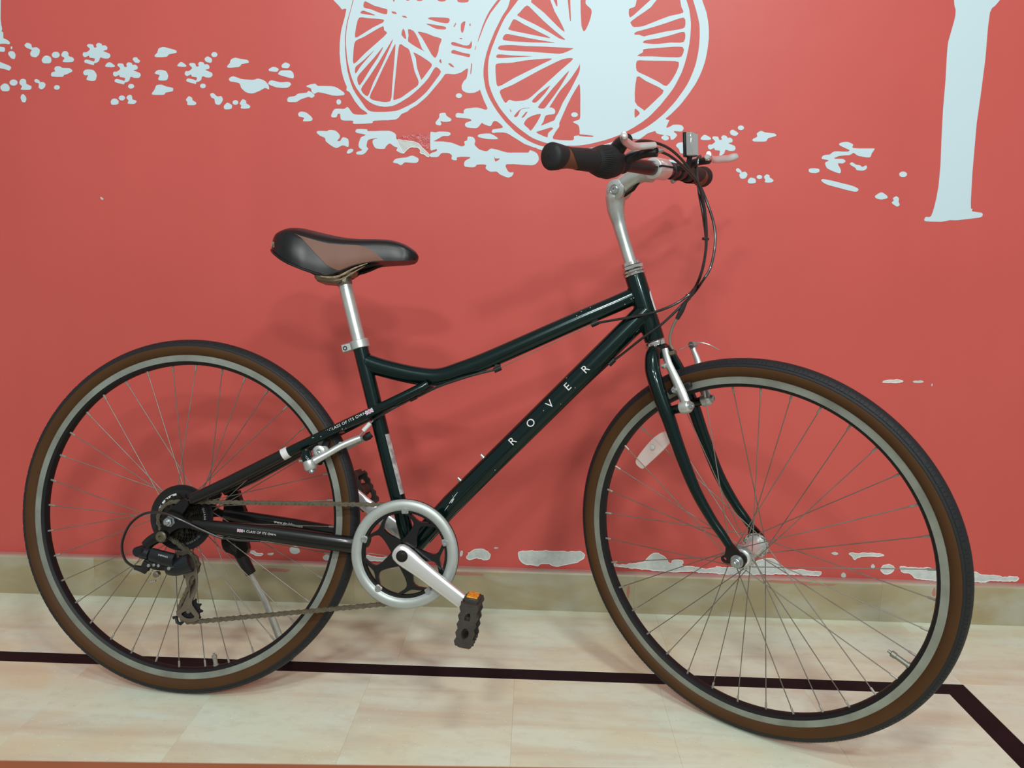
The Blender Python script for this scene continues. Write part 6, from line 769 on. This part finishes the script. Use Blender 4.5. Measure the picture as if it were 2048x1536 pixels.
# ---- chain: belt path over chainring, sprocket and two pulleys, one object per link
P1=(.0262,RW-.0848); P2=(.0365,RW-.170); CY=-.0455
cc=[(BBC[0],BBC[2],.0889,1,-.0415),(0,RW,.0344,1,-.0455),(P1[0],P1[1],.0222,-1,-.0455),(P2[0],P2[1],.0222,1,-.0455)]
def tang(a,b):
    """tangent points of a belt leaving circle a for circle b, with turning senses"""
    d=V((b[0]-a[0],b[1]-a[1])); L=d.length; th=math.atan2(d.y,d.x); r1,r2=a[2]*a[3],b[2]*b[3]
    be=math.asin((r1-r2)/L)
    nx,nz=cos(th+be-PI/2),sin(th+be-PI/2)
    return (a[0]+nx*r1,a[1]+nz*r1),(b[0]+nx*r2,b[1]+nz*r2)
pts=[]
T_=[tang(cc[i],cc[(i+1)%4]) for i in range(4)]
for i in range(4):
    c=cc[i]; pin=T_[i-1][1]; pout=T_[i][0]; a0=math.atan2(pin[1]-c[1],pin[0]-c[0]); a1=math.atan2(pout[1]-c[1],pout[0]-c[0])
    if c[3]>0:
        while a1<a0: a1+=2*PI
    else:
        while a1>a0: a1-=2*PI
    k=max(2,int(abs(a1-a0)/.08))
    for j in range(k+1):
        a=a0+(a1-a0)*j/k; pts.append(V((c[0]+c[2]*cos(a),c[4],c[1]+c[2]*sin(a))))
pts.append(pts[0])
cum=[0]
for a,b in zip(pts,pts[1:]): cum.append(cum[-1]+(b-a).length)
def at(s):
    s%=cum[-1]
    import bisect
    i=min(max(bisect.bisect_right(cum,s)-1,0),len(pts)-2); t=(s-cum[i])/max(1e-9,cum[i+1]-cum[i]); return pts[i].lerp(pts[i+1],t)
NL=2*round(cum[-1]/.0127/2); pitch=cum[-1]/NL
chain=grp('chain',bike,None,'oily brown steel drive chain')
def linkmesh(outer):
    m=MB(); h=.0127/2; out=[]
    for k in range(7): a=PI/2+PI*k/6; out.append((-h+.0042*cos(a),.0042*sin(a)))
    out.append((0,-.0029))
    for k in range(7): a=-PI/2+PI*k/6; out.append((h+.0042*cos(a),.0042*sin(a)))
    out.append((0,.0029))
    y=.0032 if outer else .0021
    for s_ in (-1,1): m.plate(out,s_*y-.0005,s_*y+.0005)
    for s_ in (-1,1):
        if outer: m.lathe((s_*h,-.0043,0),(0,1,0),[(0,.0016),(.0004,.0019),(.0082,.0019),(.0086,.0016)],8)
        else: m.lathe((s_*h,-.0016,0),(0,1,0),[(0,.0039),(.0032,.0039)],10)
    o=m.build('chain_link','chain_steel',chain,smooth=30); me=o.data; bpy.data.objects.remove(o); return me
ML=[linkmesh(True),linkmesh(False)]
for i in range(NL):
    a,b=at(i*pitch),at((i+1)*pitch); d=(b-a).normalized(); y=V((0,1,0)); y=(y-d*y.dot(d)).normalized(); z=d.cross(y)
    ob('chain_link',ML[i%2],chain,basis((a+b)/2,d,y,z))
# ---- rear derailleur
der=grp('rear_derailleur',bike,None,'black rear derailleur with a steel pulley cage')
def fplate(name,pts,y0,y1,mt,holes=(),r=1,inset=0.,sm=30):
    m=MB(); m.plate(rnd(pts,r) if r else pts,y0,y1,[rnd(h,1) for h in holes],inset=inset); return m.build(name,mt,der,smooth=sm)
fplate('outer_cage',[(.0034,.284),(.0117,.2878),(.0227,.2876),(.0326,.2839),(.0406,.2783),(.0468,.2676),(.0508,.2507),(.0528,.2337),(.0521,.2189),(.0476,.2051),(.0428,.1962),(.0424,.1889),(.0486,.1807),(.0584,.1691),(.0578,.1617),(.0496,.1565),(.0368,.1547),(.0237,.1575),(.013,.166),(.0125,.1709),(.0227,.1814),(.0286,.1953),(.0356,.2117),(.0367,.2179),(.0311,.2274),(.0267,.2394),(.0211,.2488),(.0168,.2584),(.0099,.269)],-.0530,-.0515,'cage_steel',
  [[(.0347,.235),(.042,.244),(.046,.243),(.0483,.2334),(.0489,.2199),(.0434,.211),(.0387,.1996),(.0364,.2007),(.0381,.2143),(.0351,.2239)],[(.0206,.169),(.0294,.1751),(.0384,.1763),(.0451,.1706),(.0499,.1655),(.0429,.1619),(.0313,.1617)],[(.0095,.2776),(.0172,.2799),(.0251,.2779),(.0213,.2746),(.0122,.2753)]],sm=0)
fplate('inner_cage',[(.0046,.2795),(.0255,.2808),(.0438,.2497),(.0461,.2276),(.0407,.2013),(.0372,.1899),(.0516,.1649),(.0427,.1522),(.0232,.1512),(.0057,.1617),(.004,.1715),(.0166,.1823),(.0259,.2102),(.0196,.2358),(.0096,.255)],-.0395,-.0385,'cage_steel',sm=0)
for c,T,nm in ((P1,11,'jockey_wheel'),(P2,11,'jockey_wheel')):
    cog(.0222,-.0455,T,nm,'black_plastic',der,Matrix.Translation((c[0],0,c[1])),.002,[circ(0,0,.003,10)])
    m=MB(); m.lathe((c[0],-.0545,c[1]),(0,1,0),[(0,.0035),(.001,.0042),(.016,.0042)],12); m.build('pulley_bolt','cage_steel',der)
# body: parallelogram casing, knuckles, mounting bolt
m=MB(); m.tube([(.0434,-.066,.2705),(.0161,-.069,.2597),(-.0011,-.068,.2572)],[.018,.0155,.011],16,sm=4,sq=(.62,1)); m.build('lower_knuckle','derailleur_paint',der,smooth=50)
m=MB(); m.tube([(.0152,-.073,.2739),(-.0088,-.074,.2775),(-.0307,-.072,.2818)],[.0135,.0142,.0135],14,sm=3,sq=(.6,1)); m.build('outer_link','derailleur_paint',der,smooth=50)
m=MB(); m.tube([(-.0024,-.066,.2604),(-.0231,-.066,.2615),(-.0442,-.066,.2688)],[.008,.009,.008],12,sm=3); m.build('inner_link','black_plastic',der)
m=MB(); m.tube([(-.0346,-.07,.2824),(-.0489,-.07,.2852),(-.0542,-.07,.2873)],[.011,.0125,.0095],14,sm=3); m.lathe((-.0542,-.07,.2873),(0,-1,0),[(-.012,.0095),(.010,.0095),(.0115,.008)],18); m.build('upper_knuckle','derailleur_paint',der,smooth=45)
m=MB(); m.lathe((-.0466,-.082,.2902),(0,-1,0),[(-.003,.0052),(.0005,.0052),(.0005,.0035),(.002,.003)],14); m.build('pivot_pin','black_plastic',der,smooth=30)
m=MB(); m.tube([(-.0441,-.068,.2961),(-.0354,-.066,.306),(-.0203,-.066,.3154),(-.0151,-.066,.3151)],[.011,.011,.0115,.0105],14,sm=3,sq=(.6,1)); m.build('hanger_bracket','black_paint',der,smooth=45)
m=MB(); m.lathe((-.0127,-.071,.3162),(0,-1,0),[(0,.0105),(.003,.0105),(.005,.0085),(.005,.0035),(.002,.003),(.002,0)],18); m.build('mounting_bolt','chain_steel',der,smooth=30)
m=MB(); m.tube([(-.0378,-.07,.2688),(-.0413,-.07,.2588),(-.0409,-.07,.2503)],[.0075,.009,.006],10,sm=2); m.tube([(-.0409,-.07,.2503),(-.0541,-.07,.2544),(-.0632,-.07,.2557)],[.006,.0052,.0045],10); m.build('cable_barrel','black_plastic',der)
for q,r in (((-.0204,-.079,.2648),.0028),((-.0114,-.079,.2642),.0028),((.0115,-.083,.2614),.0032),((-.0308,-.079,.2633),.003)):
    m=MB(); m.lathe(q,(0,-1,0),[(-.004,r),(.0012,r),(.0016,r*.6)],10); m.build('limit_screw','zinc',der,smooth=30)
m=MB(); m.lathe((-.018,-.073,.2464),(0,-1,0),[(-.006,.005),(.001,.0058),(.004,.0055),(.005,.003)],12); m.build('cable_clamp','cage_steel',der,smooth=30)
m=MB(); m.tube([(-.0314,-.073,.2516),(-.0204,-.074,.2483),(-.0089,-.078,.2457),(-.0086,-.078,.2397),(-.0149,-.078,.2363)],.0007,6,sm=4); m.tube([(-.0161,-.078,.2358),(-.0275,-.078,.2324)],.0018,8); m.build('cable_tail','zinc',der)
letters('SHIMANO',.0044,(-.0137,-.0835,.2863),(.012,-.0835,.2811),0,.5,0,der,name='derailleur_lettering')
m=MB(); m.tube([(.0033,-.046,.1587),(.0084,-.046,.1615),(.0115,-.046,.1506),(.0181,-.046,.1486),(.0231,-.046,.1539)],.0032,8); m.build('chain_guide','black_plastic',der)
# ---- fork (steered frame)
fork=grp('fork',bike,TF,'dark green unicrown fork')
AX=-.055
m=MB(); m.lathe((AX,0,.372),(0,0,1),[(0,.0145),(.006,.0168),(.02,.0168),(.024,.0155)],24); m.build('steerer','green_paint',fork)
FB=[(-.0545,-.006,.388),(-.0535,-.018,.3875),(-.0535,-.030,.3785),(-.0539,-.0415,.3584),(-.0524,-.0465,.3419),(-.0506,-.05,.3109),(-.0465,-.052,.268),(-.0444,-.052,.2087),(-.0379,-.052,.1348),(-.0244,-.052,.0782),(-.0133,-.052,.0478),(-.0065,-.0525,.0274)]
for s_ in (1,-1):
    P=FB if s_==1 else mir(FB)
    m=MB(); m.tube(P,[.0120,.0128,.0135,.0138,.0137,.0132,.0124,.0112,.0098,.0086,.0080,.0072],18,sm=5); m.build('fork_blade','green_paint',fork)
    y=-.0525*s_
    m=MB(); out=rnd([(-.012,.030),(-.002,.034),(.006,.020),(.0125,.004),(.0125,-.008),(.004,-.0125),(-.006,-.010),(-.012,-.003),(-.024,-.001),(-.029,.005),(-.027,.012),(-.018,.014)],1)
    m.plate(out,y-.0025,y+.0025,[circ(-.0215,.0065,.0032,10)]); m.build('fork_dropout','black_paint',fork,smooth=0)
    m=MB(); m.lathe((0,-.0475*s_,0),(0,-s_,0),[(0,.0135),(.0035,.0135)],20); m.build('safety_washer','rim_black',fork,smooth=30)
# ---- V-brakes
def vbrake(name,M,arms,label,pads,bosses):
    g=grp(name,bike,M,label)
    for P,rr in arms:
        m=MB(); m.tube(P,rr,8,sm=4,sq=(.8,1)); m.build('brake_arm','silver_alloy',g,smooth=45)
    for c,d,L,off in bosses:
        c,d=V(c),V(d).normalized(); 
        m=MB(); m.lathe(c,d,[(-.004,.0095),(-.002,.0118),(.012,.0118),(.015,.0095)],18); m.build('pivot_cover','silver_alloy',g,smooth=45)
        m=MB(); m.lathe(c+d*.015,d,[(0,.0065),(.005,.006),(.006,.0035),(.004,.003),(.004,0)],12); m.build('pivot_bolt','zinc',g,smooth=30)
        m=MB(); m.lathe(c-d*.004,-d,[(0,.0085),(L,.0075)],14); m.build('pivot_boss','black_paint',g,smooth=35)
    for c,d,dims,ax in pads:
        c=V(c); d=V(d).normalized(); x=V(ax).normalized(); x=(x-d*x.dot(d)).normalized(); z=x.cross(d); Mx=Matrix((x,d,z)).transposed()
        m=MB(); m.box(c,dims,Mx,.25); m.build('brake_pad','black_rubber',g)
        m=MB(); m.lathe(c-d*.006,-d,[(0,.0075),(.004,.0085),(.006,.0085),(.008,.0065),(.014,.0065),(.0145,.0045),(.020,.0045),(.0205,.0025),(.018,.002),(.018,0)],14); m.build('pad_bolt','zinc',g,smooth=30)
    return g
FA=[(-.0258,-.028,.3871),(-.0263,-.03,.3608),(-.0195,-.035,.3292),(-.0138,-.04,.3059),(-.0105,-.043,.2854)]
FBm=[(-.0236,.074,.381),(-.021,.07,.367),(-.0166,.063,.3451),(-.018,.052,.318),(-.0115,.046,.283)]
ar=[.0062,.0072,.0086,.0095,.0092]
fb=vbrake('front_brake',TF,[(FA,ar),(FBm,[.0058,.0055,.0068,.0088,.0092])],'unhooked front rim brake with silver arms',
  [((lambda q:(q[0],-.021,q[2]))((-.0241,-.048,.3116)),(0,1,0),(.048,.010,.011),(1,0,.06)),((-.004,.034,.305),(0,-1,0),(.05,.010,.011),(1,0,0))],
  [((-.018,-.043,.278),(1,-.1,0),.035,0),((-.020,.046,.276),(1,.1,0),.030,0)])
m=MB(); m.box((-.0189,-.018,.3755),(.012,.024,.008),Matrix.Rotation(.3,3,'Z'),.2); m.build('noodle_holder','chain_steel',fb)
m=MB(); m.lathe((-.0207,.066,.3811),(.2,1,0),[(0,.0065),(.008,.0065),(.009,.0045)],10); m.lathe((-.0187,.076,.3794),(1,.4,0),[(-.006,.005),(.004,.005),(.005,.003)],10); m.build('cable_anchor','zinc',fb,smooth=35)
m=MB(); m.tube([(-.0292,.03,.3782),(-.0238,.05,.38),(-.022,.072,.3828),(-.0132,.09,.3811),(0,.1,.3711),(.0098,.11,.3571)],.0009,6,sm=4); m.build('loose_cable_end','zinc',fb)
for q in ((-.0352,-.034,.3578),): 
    m=MB(); m.lathe(q,(1,-.2,-.3),[(-.002,.0045),(.004,.0045),(.005,.002)],10); m.build('spring_tab','silver_alloy',fb)
RA=[(.264,-.05,.4665),(.2723,-.048,.4722),(.2891,-.044,.4822),(.3126,-.036,.4977),(.3292,-.031,.5062),(.3483,-.027,.5148)]
rb=vbrake('rear_brake',None,[(RA,[.0085,.0078,.0064,.0064,.0066,.0058]),(mir(RA),[.0085,.0078,.0064,.0064,.0066,.0058])],'rear rim brake under the seat stay',
  [((.2737,-.019,.4835),(0,1,0),(.05,.010,.013),(.35,0,1)),((lambda q:(q[0],-q[1],q[2]))((.2737,-.019,.4835)),(0,-1,0),(.05,.010,.013),(.35,0,1))],
  [((.2593,-.05,.4663),(.35,-.15,-.9),.02,0),((lambda q:(q[0],-q[1],q[2]))((.2593,-.05,.4663)),(.35,.15,-.9),.02,0)])
m=MB(); m.lathe((.2744,-.044,.4865),(0,-1,0),[(-.012,.0105),(-.004,.0115),(.001,.0115),(.0025,.0085),(.0025,.0045),(0,.004),(0,0)],18); m.build('pad_washer','silver_alloy',rb,smooth=35)
m=MB(); m.plate(rnd([(.2656,.4809),(.2694,.4891),(.2774,.4965),(.2877,.498),(.2926,.4922),(.2913,.4871),(.2821,.4817),(.2709,.4771)],1),-.044,-.038,[circ(*[0,0],.0001,3)] if 0 else []); m.build('pad_bracket','silver_alloy',rb,smooth=30)
m=MB(); m.plate(rnd([(.3082,.4994),(.3105,.506),(.3146,.5062),(.32,.5019),(.314,.4976)],1),-.037,-.031); m.build('spring_tab','silver_alloy',rb,smooth=30)
m=MB(); m.tube([(.2517,-.05,.4889),(.2522,-.05,.4769),(.2577,-.05,.4692)],[.008,.009,.010],12,sm=2); m.build('stay_boss','green_paint',rb)
m=MB(); m.lathe((.245,-.052,.4688),(-1,0,-.1),[(-.008,.0028),(.004,.0028),(.005,.0018)],10); m.build('tension_screw','zinc',rb)
m=MB(); m.tube([(.3527,-.026,.5281),(.365,-.024,.5426)],.0042,10); m.build('noodle_sleeve','decal_white',rb)
m=MB(); m.tube([(.3458,-.026,.5177),(.3537,-.026,.5281),(.3703,-.022,.5488)],.0016,8); m.build('noodle','zinc',rb)
m=MB(); m.tube([(.3545,-.02,.5137),(.3582,-.012,.5174),(.3637,-.01,.5216)],[.006,.0075,.006],10); m.build('noodle_boot','black_rubber',rb)
# ---- stem and handlebar (steered frame)
stem=grp('stem',bike,TF,'silver adjustable quill stem')
PV=V((-.0338,0,.691)); CLP=V((.0509,0,.6937))
m=MB(); m.tube([(AX,0,.525),(AX,0,.60),(AX+.001,0,.635),(AX+.003,0,.66),(AX+.010,0,.681),(PV.x-.006,0,.689)],[.0112,.0112,.0124,.0158,.0188,.0165],24,sm=5); m.build('quill','silver_alloy',stem,smooth=50)
m=MB(); m.lathe(PV+V((0,-.0165,0)),(0,1,0),[(0,.0168),(.0015,.0186),(.0315,.0186),(.033,.0168)],28)
m.tube([PV,PV+V((.02,0,.006)),PV+V((.05,0,.008)),CLP+V((-.012,0,-.004))],[.0182,.0172,.0158,.0155],20,sm=4,sq=(.95,.95)); m.build('stem_arm','silver_alloy',stem,smooth=50)
m=MB(); m.lathe(CLP+V((0,-.022,-.0)),(0,1,0),[(0,.0155),(.001,.0178),(.004,.0188),(.042,.0188),(.045,.0178),(.046,.0155)],32); m.build('bar_clamp','bright_alloy',stem,smooth=40)
m=MB(); m.box(CLP+V((.0165,0,-.0035)),(.006,.0475,.003),Matrix.Rotation(.2,3,'Y'),.1); m.build('clamp_slit','rim_black',stem)
m=MB(); m.lathe(PV+V((0,-.0168,0)),(0,-1,0),[(-.002,.0098),(.0008,.0098),(.0012,.0085),(.0004,.0078),(.0012,.007),(.0018,.0062),(.0018,.0032),(-.002,.003),(-.002,0)],22); m.build('pivot_bolt','zinc',stem,smooth=25)
m=MB(); m.tube([PV+V((.008,-.004,-.016)),PV+V((.03,-.004,-.012)),PV+V((.046,-.004,-.004))],[.002,.003,.002],8); m.build('adjuster_bolt','rim_black',stem)
hb=grp('handlebar',bike,TF,'dark swept handlebar with grips, levers and reflector')
BARH=[(.016,-.275,.711),(.030,-.165,.7055),(.043,-.085,.6985),(.0495,-.035,.6945),(.0509,0,.6937)]
BAR=BARH+[(q[0],-q[1],q[2]) for q in reversed(BARH[:-1])]
m=MB(); m.tube(BAR,[.0111,.0111,.0118,.0127,.0127,.0127,.0118,.0111,.0111],18,sm=5,up=(0,0,1)); m.build('bar','bar_paint',hb)
def sleeve(o,d,u0,u1,rf,name,mt,n=48,k=10,ref=(0,0,1),th0=0.,th1=2*PI,cap0=False,cap1=False):
    """surface around axis d from o: u0/u1 may depend on angle, rf(u,theta) radius"""
    d=V(d).normalized(); x=V(ref); x=(x-d*x.dot(d)).normalized(); y=d.cross(x); vs=[]; m=MB()
    full=abs(th1-th0-2*PI)<1e-6; N=n if full else n+1
    for j in range(k+1):
        for i in range(N):
            th=th0+(th1-th0)*i/n; a=u0(th) if callable(u0) else u0; b=u1(th) if callable(u1) else u1; u=a+(b-a)*j/k; r=rf(u,th)
            vs.append(V(o)+d*u+x*(cos(th)*r)+y*(sin(th)*r))
    fs=[(j*N+i,j*N+(i+1)%N,(j+1)*N+(i+1)%N,(j+1)*N+i) for j in range(k) for i in range(N if full else n)]
    if cap0: fs.append(tuple(range(N)))
    if cap1: fs.append(tuple(k*N+i for i in range(N)))
    m.add(vs,fs); return m.build(name,mt,hb,smooth=40)
for s_ in (-1,1):
    E=V((BARH[0][0],-s_*BARH[0][1]*-1 if 0 else s_*.275,BARH[0][2])); Bq=V((.030,s_*.165,.7055)); d=(Bq-E).normalized()
    def gr(u,th=0): 
        t=u/.1
        if u<.006: return .0125+.0078*math.sqrt(max(0,1-(1-u/.006)**2))
        return .0203-.0042*min(1,(u-.006)/.034)**1.2+.0016*max(0,(u-.05)/.05)
    sleeve(E-d*.004,d,0,.102,gr,'grip','brown_leather',cap0=True)
    sleeve(E-d*.004,d,-.0006,lambda th:.026+.007*cos(th-(.5 if s_<0 else -.5)),lambda u,th:gr(max(u,0))+.0007,'grip_end_cap','black_rubber',cap0=True)
    g0=.6 if s_<0 else -.6
    sleeve(E-d*.004,d,lambda th:.036+.03*(.5-.5*cos(th-g0))**2*(1 if cos(th-g0)>-.75 else 1.0)+.0,.103,lambda u,th:gr(u)+.0007,'grip_sleeve','black_rubber',n=56)
    m=MB(); m.lathe(E-d*.0048,-d,[(-.001,.0022),(.0002,.0016),(-.003,.001)],8); m.build('grip_hole','rim_black',hb)
    # twist shifter
    def sr(u,th):
        t=u/.05; base=.0188+.0088*math.sin(min(1,t*1.15)*PI/2)**1.3-.004*max(0,(t-.82)/.18)
        rib=.0009 if (int(th/(2*PI)*44*2)%2==0 and .12<t<.55) else 0
        return base+rib
    if s_<0:
        sleeve(E+d*.098,d,0,.05,sr,'twist_shifter','black_rubber',n=88*2,k=14,cap0=True,cap1=True)
        m=MB(); q=E+d*.15
        m.lathe(q-d*.004,d,[(0,.024),(.004,.025),(.013,.022),(.016,.018)],24); m.tube([q+V((.008,0,.012)),q+V((.028,-.004,.020)),q+V((.046,-.012,.019))],[.014,.012,.008],12,sm=3); m.build('shifter_housing','black_plastic',hb,smooth=45)
    else:
        sleeve(E+d*.098,d,0,.03,lambda u,th:.0165,'bar_collar','black_rubber',cap0=True,cap1=True)
    # brake lever
    mi=(lambda P:P) if s_<0 else (lambda P:[(q[0]+.004,-q[1]*1.03,q[2]) for q in P])
    m=MB(); b0=V((.0385,s_*.108,.7010)); bd=V((BARH[2][0]-BARH[1][0],(-BARH[2][1]+BARH[1][1])*-s_*-1 if 0 else -s_*.08,BARH[2][2]-BARH[1][2])).normalized()
    m.lathe(b0-bd*.009,bd,[(0,.0135),(.001,.0160),(.017,.0160),(.018,.0135)],22); m.build('lever_clamp','black_plastic',hb,smooth=35)
    m=MB(); m.lathe(b0+V((-.012,0,-.011)),(-.3,-.75*1,-.3),[(-.004,.0048),(.006,.0048),(.0075,.003)],12); m.build('clamp_screw','zinc',hb,smooth=35)
    L=mi([(.0545,-.104,.7022),(.0651,-.102,.7026),(.0803,-.1,.7),(.1004,-.095,.6928)])
    m=MB(); m.tube([tuple(b0)]+L,[.011,.010,.0095,.0088,.0080],12,sm=4,sq=(1.15,.8)); m.build('lever_bracket','black_plastic',hb,smooth=45)
    L=mi([(.0532,-.108,.7084),(.0659,-.106,.7091),(.083,-.102,.7045)])
    m=MB(); m.tube(L,[.0030,.0042,.0032],8,sm=3); m.build('bracket_edge','silver_alloy',hb)
    L=mi([(.103,-.1,.7046),(.0968,-.118,.7046),(.0905,-.138,.7044),(.0909,-.155,.7035),(.0948,-.175,.7046),(.1005,-.195,.7047),(.1072,-.206,.706),(.1107,-.2115,.7064),(.1119,-.213,.7069)])
    m=MB(); m.tube(L,[.0055,.0058,.0062,.0070,.0074,.0072,.0074,.0062,.002],12,sm=5,sq=(1,.8)); m.build('brake_lever','bright_alloy',hb,smooth=50)
    q=V(mi([(.1019,-.092,.6966)])[0]); m=MB(); m.lathe(q,(.35,-s_,.05),[(-.004,.0058),(.004,.0058),(.005,.0045),(.010,.0045)],10); m.build('barrel_adjuster','chrome',hb,smooth=30)
# front reflector on its bracket
RC=V((.0992,.06,.7225)); RR=Matrix.Rotation(.30,3,'Y'); m=MB(); m.box(RC,(.012,.028,.041),RR,.16); m.build('front_reflector','reflector_clear',hb)
m=MB(); m.box(RC+V((-.008,0,.0025)),(.005,.030,.043),RR,.2); m.tube([RC+V((-.009,0,-.016)),RC+V((-.020,.004,-.030)),(.045,.060,.6965)],[.005,.006,.006],8); m.build('reflector_bracket','black_plastic',hb)
m=MB(); m.lathe((.0465,.052,.6962),(-.08,1,.03),[(0,.013),(.001,.0155),(.017,.0155),(.018,.013)],20); m.build('reflector_clamp','black_plastic',hb,smooth=35)
# ---- cables (bicycle frame axes)
cab=grp('cables',bike,None,'black brake and gear cable housings')
def cable(name,P,r=.0024,mt='cable_jacket',sm=8): m=MB(); m.tube(P,r,8,sm=sm); return m.build(name,mt,cab)
cable('rear_brake_housing',[(.8706,-.1555,1.0168),(.8918,-.1381,1.0139),(.922,-.1065,1.0016),(.9473,-.0709,.9859),(.9602,-.0598,.9521),(.9654,-.0653,.9071),(.9646,-.0682,.8672),(.9576,-.0674,.8279),(.9479,-.035,.8031),(.9201,-.04,.7803),(.8842,-.034,.7648),(.8424,-.022,.7558),(.8068,-.012,.7494),(.7778,-.005,.7437)])
cable('gear_housing',[(.8252,-.1869,1.0156),(.8396,-.1799,1.0252),(.8624,-.1481,1.034),(.8914,-.118,1.0328),(.9204,-.0854,1.0198),(.9475,-.0608,.9939),(.9662,-.0528,.9583),(.9781,-.0633,.9165),(.9803,-.0688,.8804),(.974,-.0685,.8412),(.9614,-.0675,.8175),(.953,-.03,.8021),(.929,-.04,.7761),(.8977,-.04,.744),(.8637,-.034,.7174),(.8341,-.016,.6922),(.8124,-.005,.6745)])
cable('front_brake_housing',[(.9569,-.0133,1.0524),(.9503,-.0252,1.0433),(.9483,-.0417,1.0143),(.9516,-.0535,.9756),(.9597,-.0558,.9354),(.9663,-.0565,.8913),(.9652,-.0543,.8565),(.9591,-.05,.8262),(.9487,-.0439,.8002),(.9376,-.0392,.7827)])
cable('cable_adjuster',[(.9362,-.0444,.7829),(.93,-.0421,.7679),(.9229,-.0392,.7528)],[.0034,.0048,.0036],'black_rubber',3)
cable('brake_noodle',[(.9229,-.0394,.7537),(.9159,-.0363,.7377),(.9122,-.035,.7197),(.9136,-.0354,.7063),(.9181,-.0365,.6983)],.0024,'spoke_steel')
for q,d in (((.9647,-.0616,.8921),(.1,0,1)),((.9419,-.03,.7937),(1,-.2,.8))):
    m=MB(); m.lathe(V(q)-V(d).normalized()*.0015,d,[(0,.0062),(.003,.0062)],12); m.build('cable_tie','black_plastic',cab)
SB_=STOPS
cable('bare_brake_cable',[SB_[0],SB_[1]],.0007,'spoke_steel',0)
cable('rear_brake_housing',[SB_[1],(.5491,-.012,.6383),(.4937,-.016,.6175),(.4535,-.012,.5972),SB_[2],(.4113,-.024,.5741),(.3885,-.026,.5601),(.371,-.024,.5489)],.0024)
cable('bare_gear_cable',[SB_[3],(.7013,-.006,.564),(.5255,-.008,.3718),(.4848,-.01,.323)],.0007,'rim_black',0)
cable('gear_housing',[(.1709,-.052,.3155),(.1338,-.056,.3159),(.1102,-.058,.3187),(.0964,-.06,.3192),(.0618,-.07,.3349),(.0264,-.078,.3519),(-.0072,-.08,.3624),(-.0416,-.08,.3596),(-.0684,-.08,.3404),(-.0834,-.078,.3121),(-.0866,-.076,.2882),(-.0791,-.074,.2676),(-.0652,-.07,.2564)])
cable('bare_gear_cable',[(.1709,-.052,.3155),(.329,-.034,.3045),(.4285,-.01,.2914)],.0007,'spoke_steel',0)
# ---- kickstand on the far side
ks=grp('kickstand',bike,None,'black kickstand with a bare metal leg')
m=MB(); m.plate(rnd([(.0397,.3751),(.066,.3936),(.072,.3718),(.0874,.3408),(.0856,.3212),(.0895,.2896),(.0956,.2655),(.0733,.2494),(.0626,.2586),(.0418,.2647),(.0358,.284),(.0371,.316)],1),.066,.080); m.build('kickstand_mount','black_paint',ks,smooth=30)
m=MB(); m.tube([(.0594,.076,.281),(.0769,.08,.2491),(.0935,.086,.2179)],[.0125,.0122,.0105],16,sm=3); m.build('kickstand_sleeve','black_plastic',ks)
KF=(.154,.150,.0255)
m=MB(); m.tube([(.0921,.086,.219),(.1173,.108,.1554),KF],[.0055,.0072,.0088],14,sq=(.7,1)); m.build('kickstand_leg','silver_alloy',ks)
m=MB(); k0=V(KF); kd=(k0-V((.1173,.108,.1554))).normalized(); m.tube([k0-kd*.03,k0,k0+kd*.004],[.0105,.0115,.010],14); m.build('kickstand_foot','black_rubber',ks)
# ---- made-up low wooden seat standing in for an unidentified blurred brown edge
bench_stand_in=bpy.data.objects.new('bench_stand_in',None); COL.objects.link(bench_stand_in); bench_stand_in.location=(-.75,.3235,0); tag(bench_stand_in,'made-up wooden stand-in for an unidentified reddish brown edge at the bottom left corner','bench_stand_in')
m=MB(); m.box((0,0,.402),(1.90,.50,.036),Matrix.Rotation(.04,3,'Z'),.3); m.build('bench_top','bench_wood',bench_stand_in)
for sx in (-1,1):
    for sy in (-1,1):
        m=MB(); m.box((sx*.82,sy*.19+sx*.033,.192),(.05,.05,.384),None,.15); m.build('leg','bench_wood',bench_stand_in)
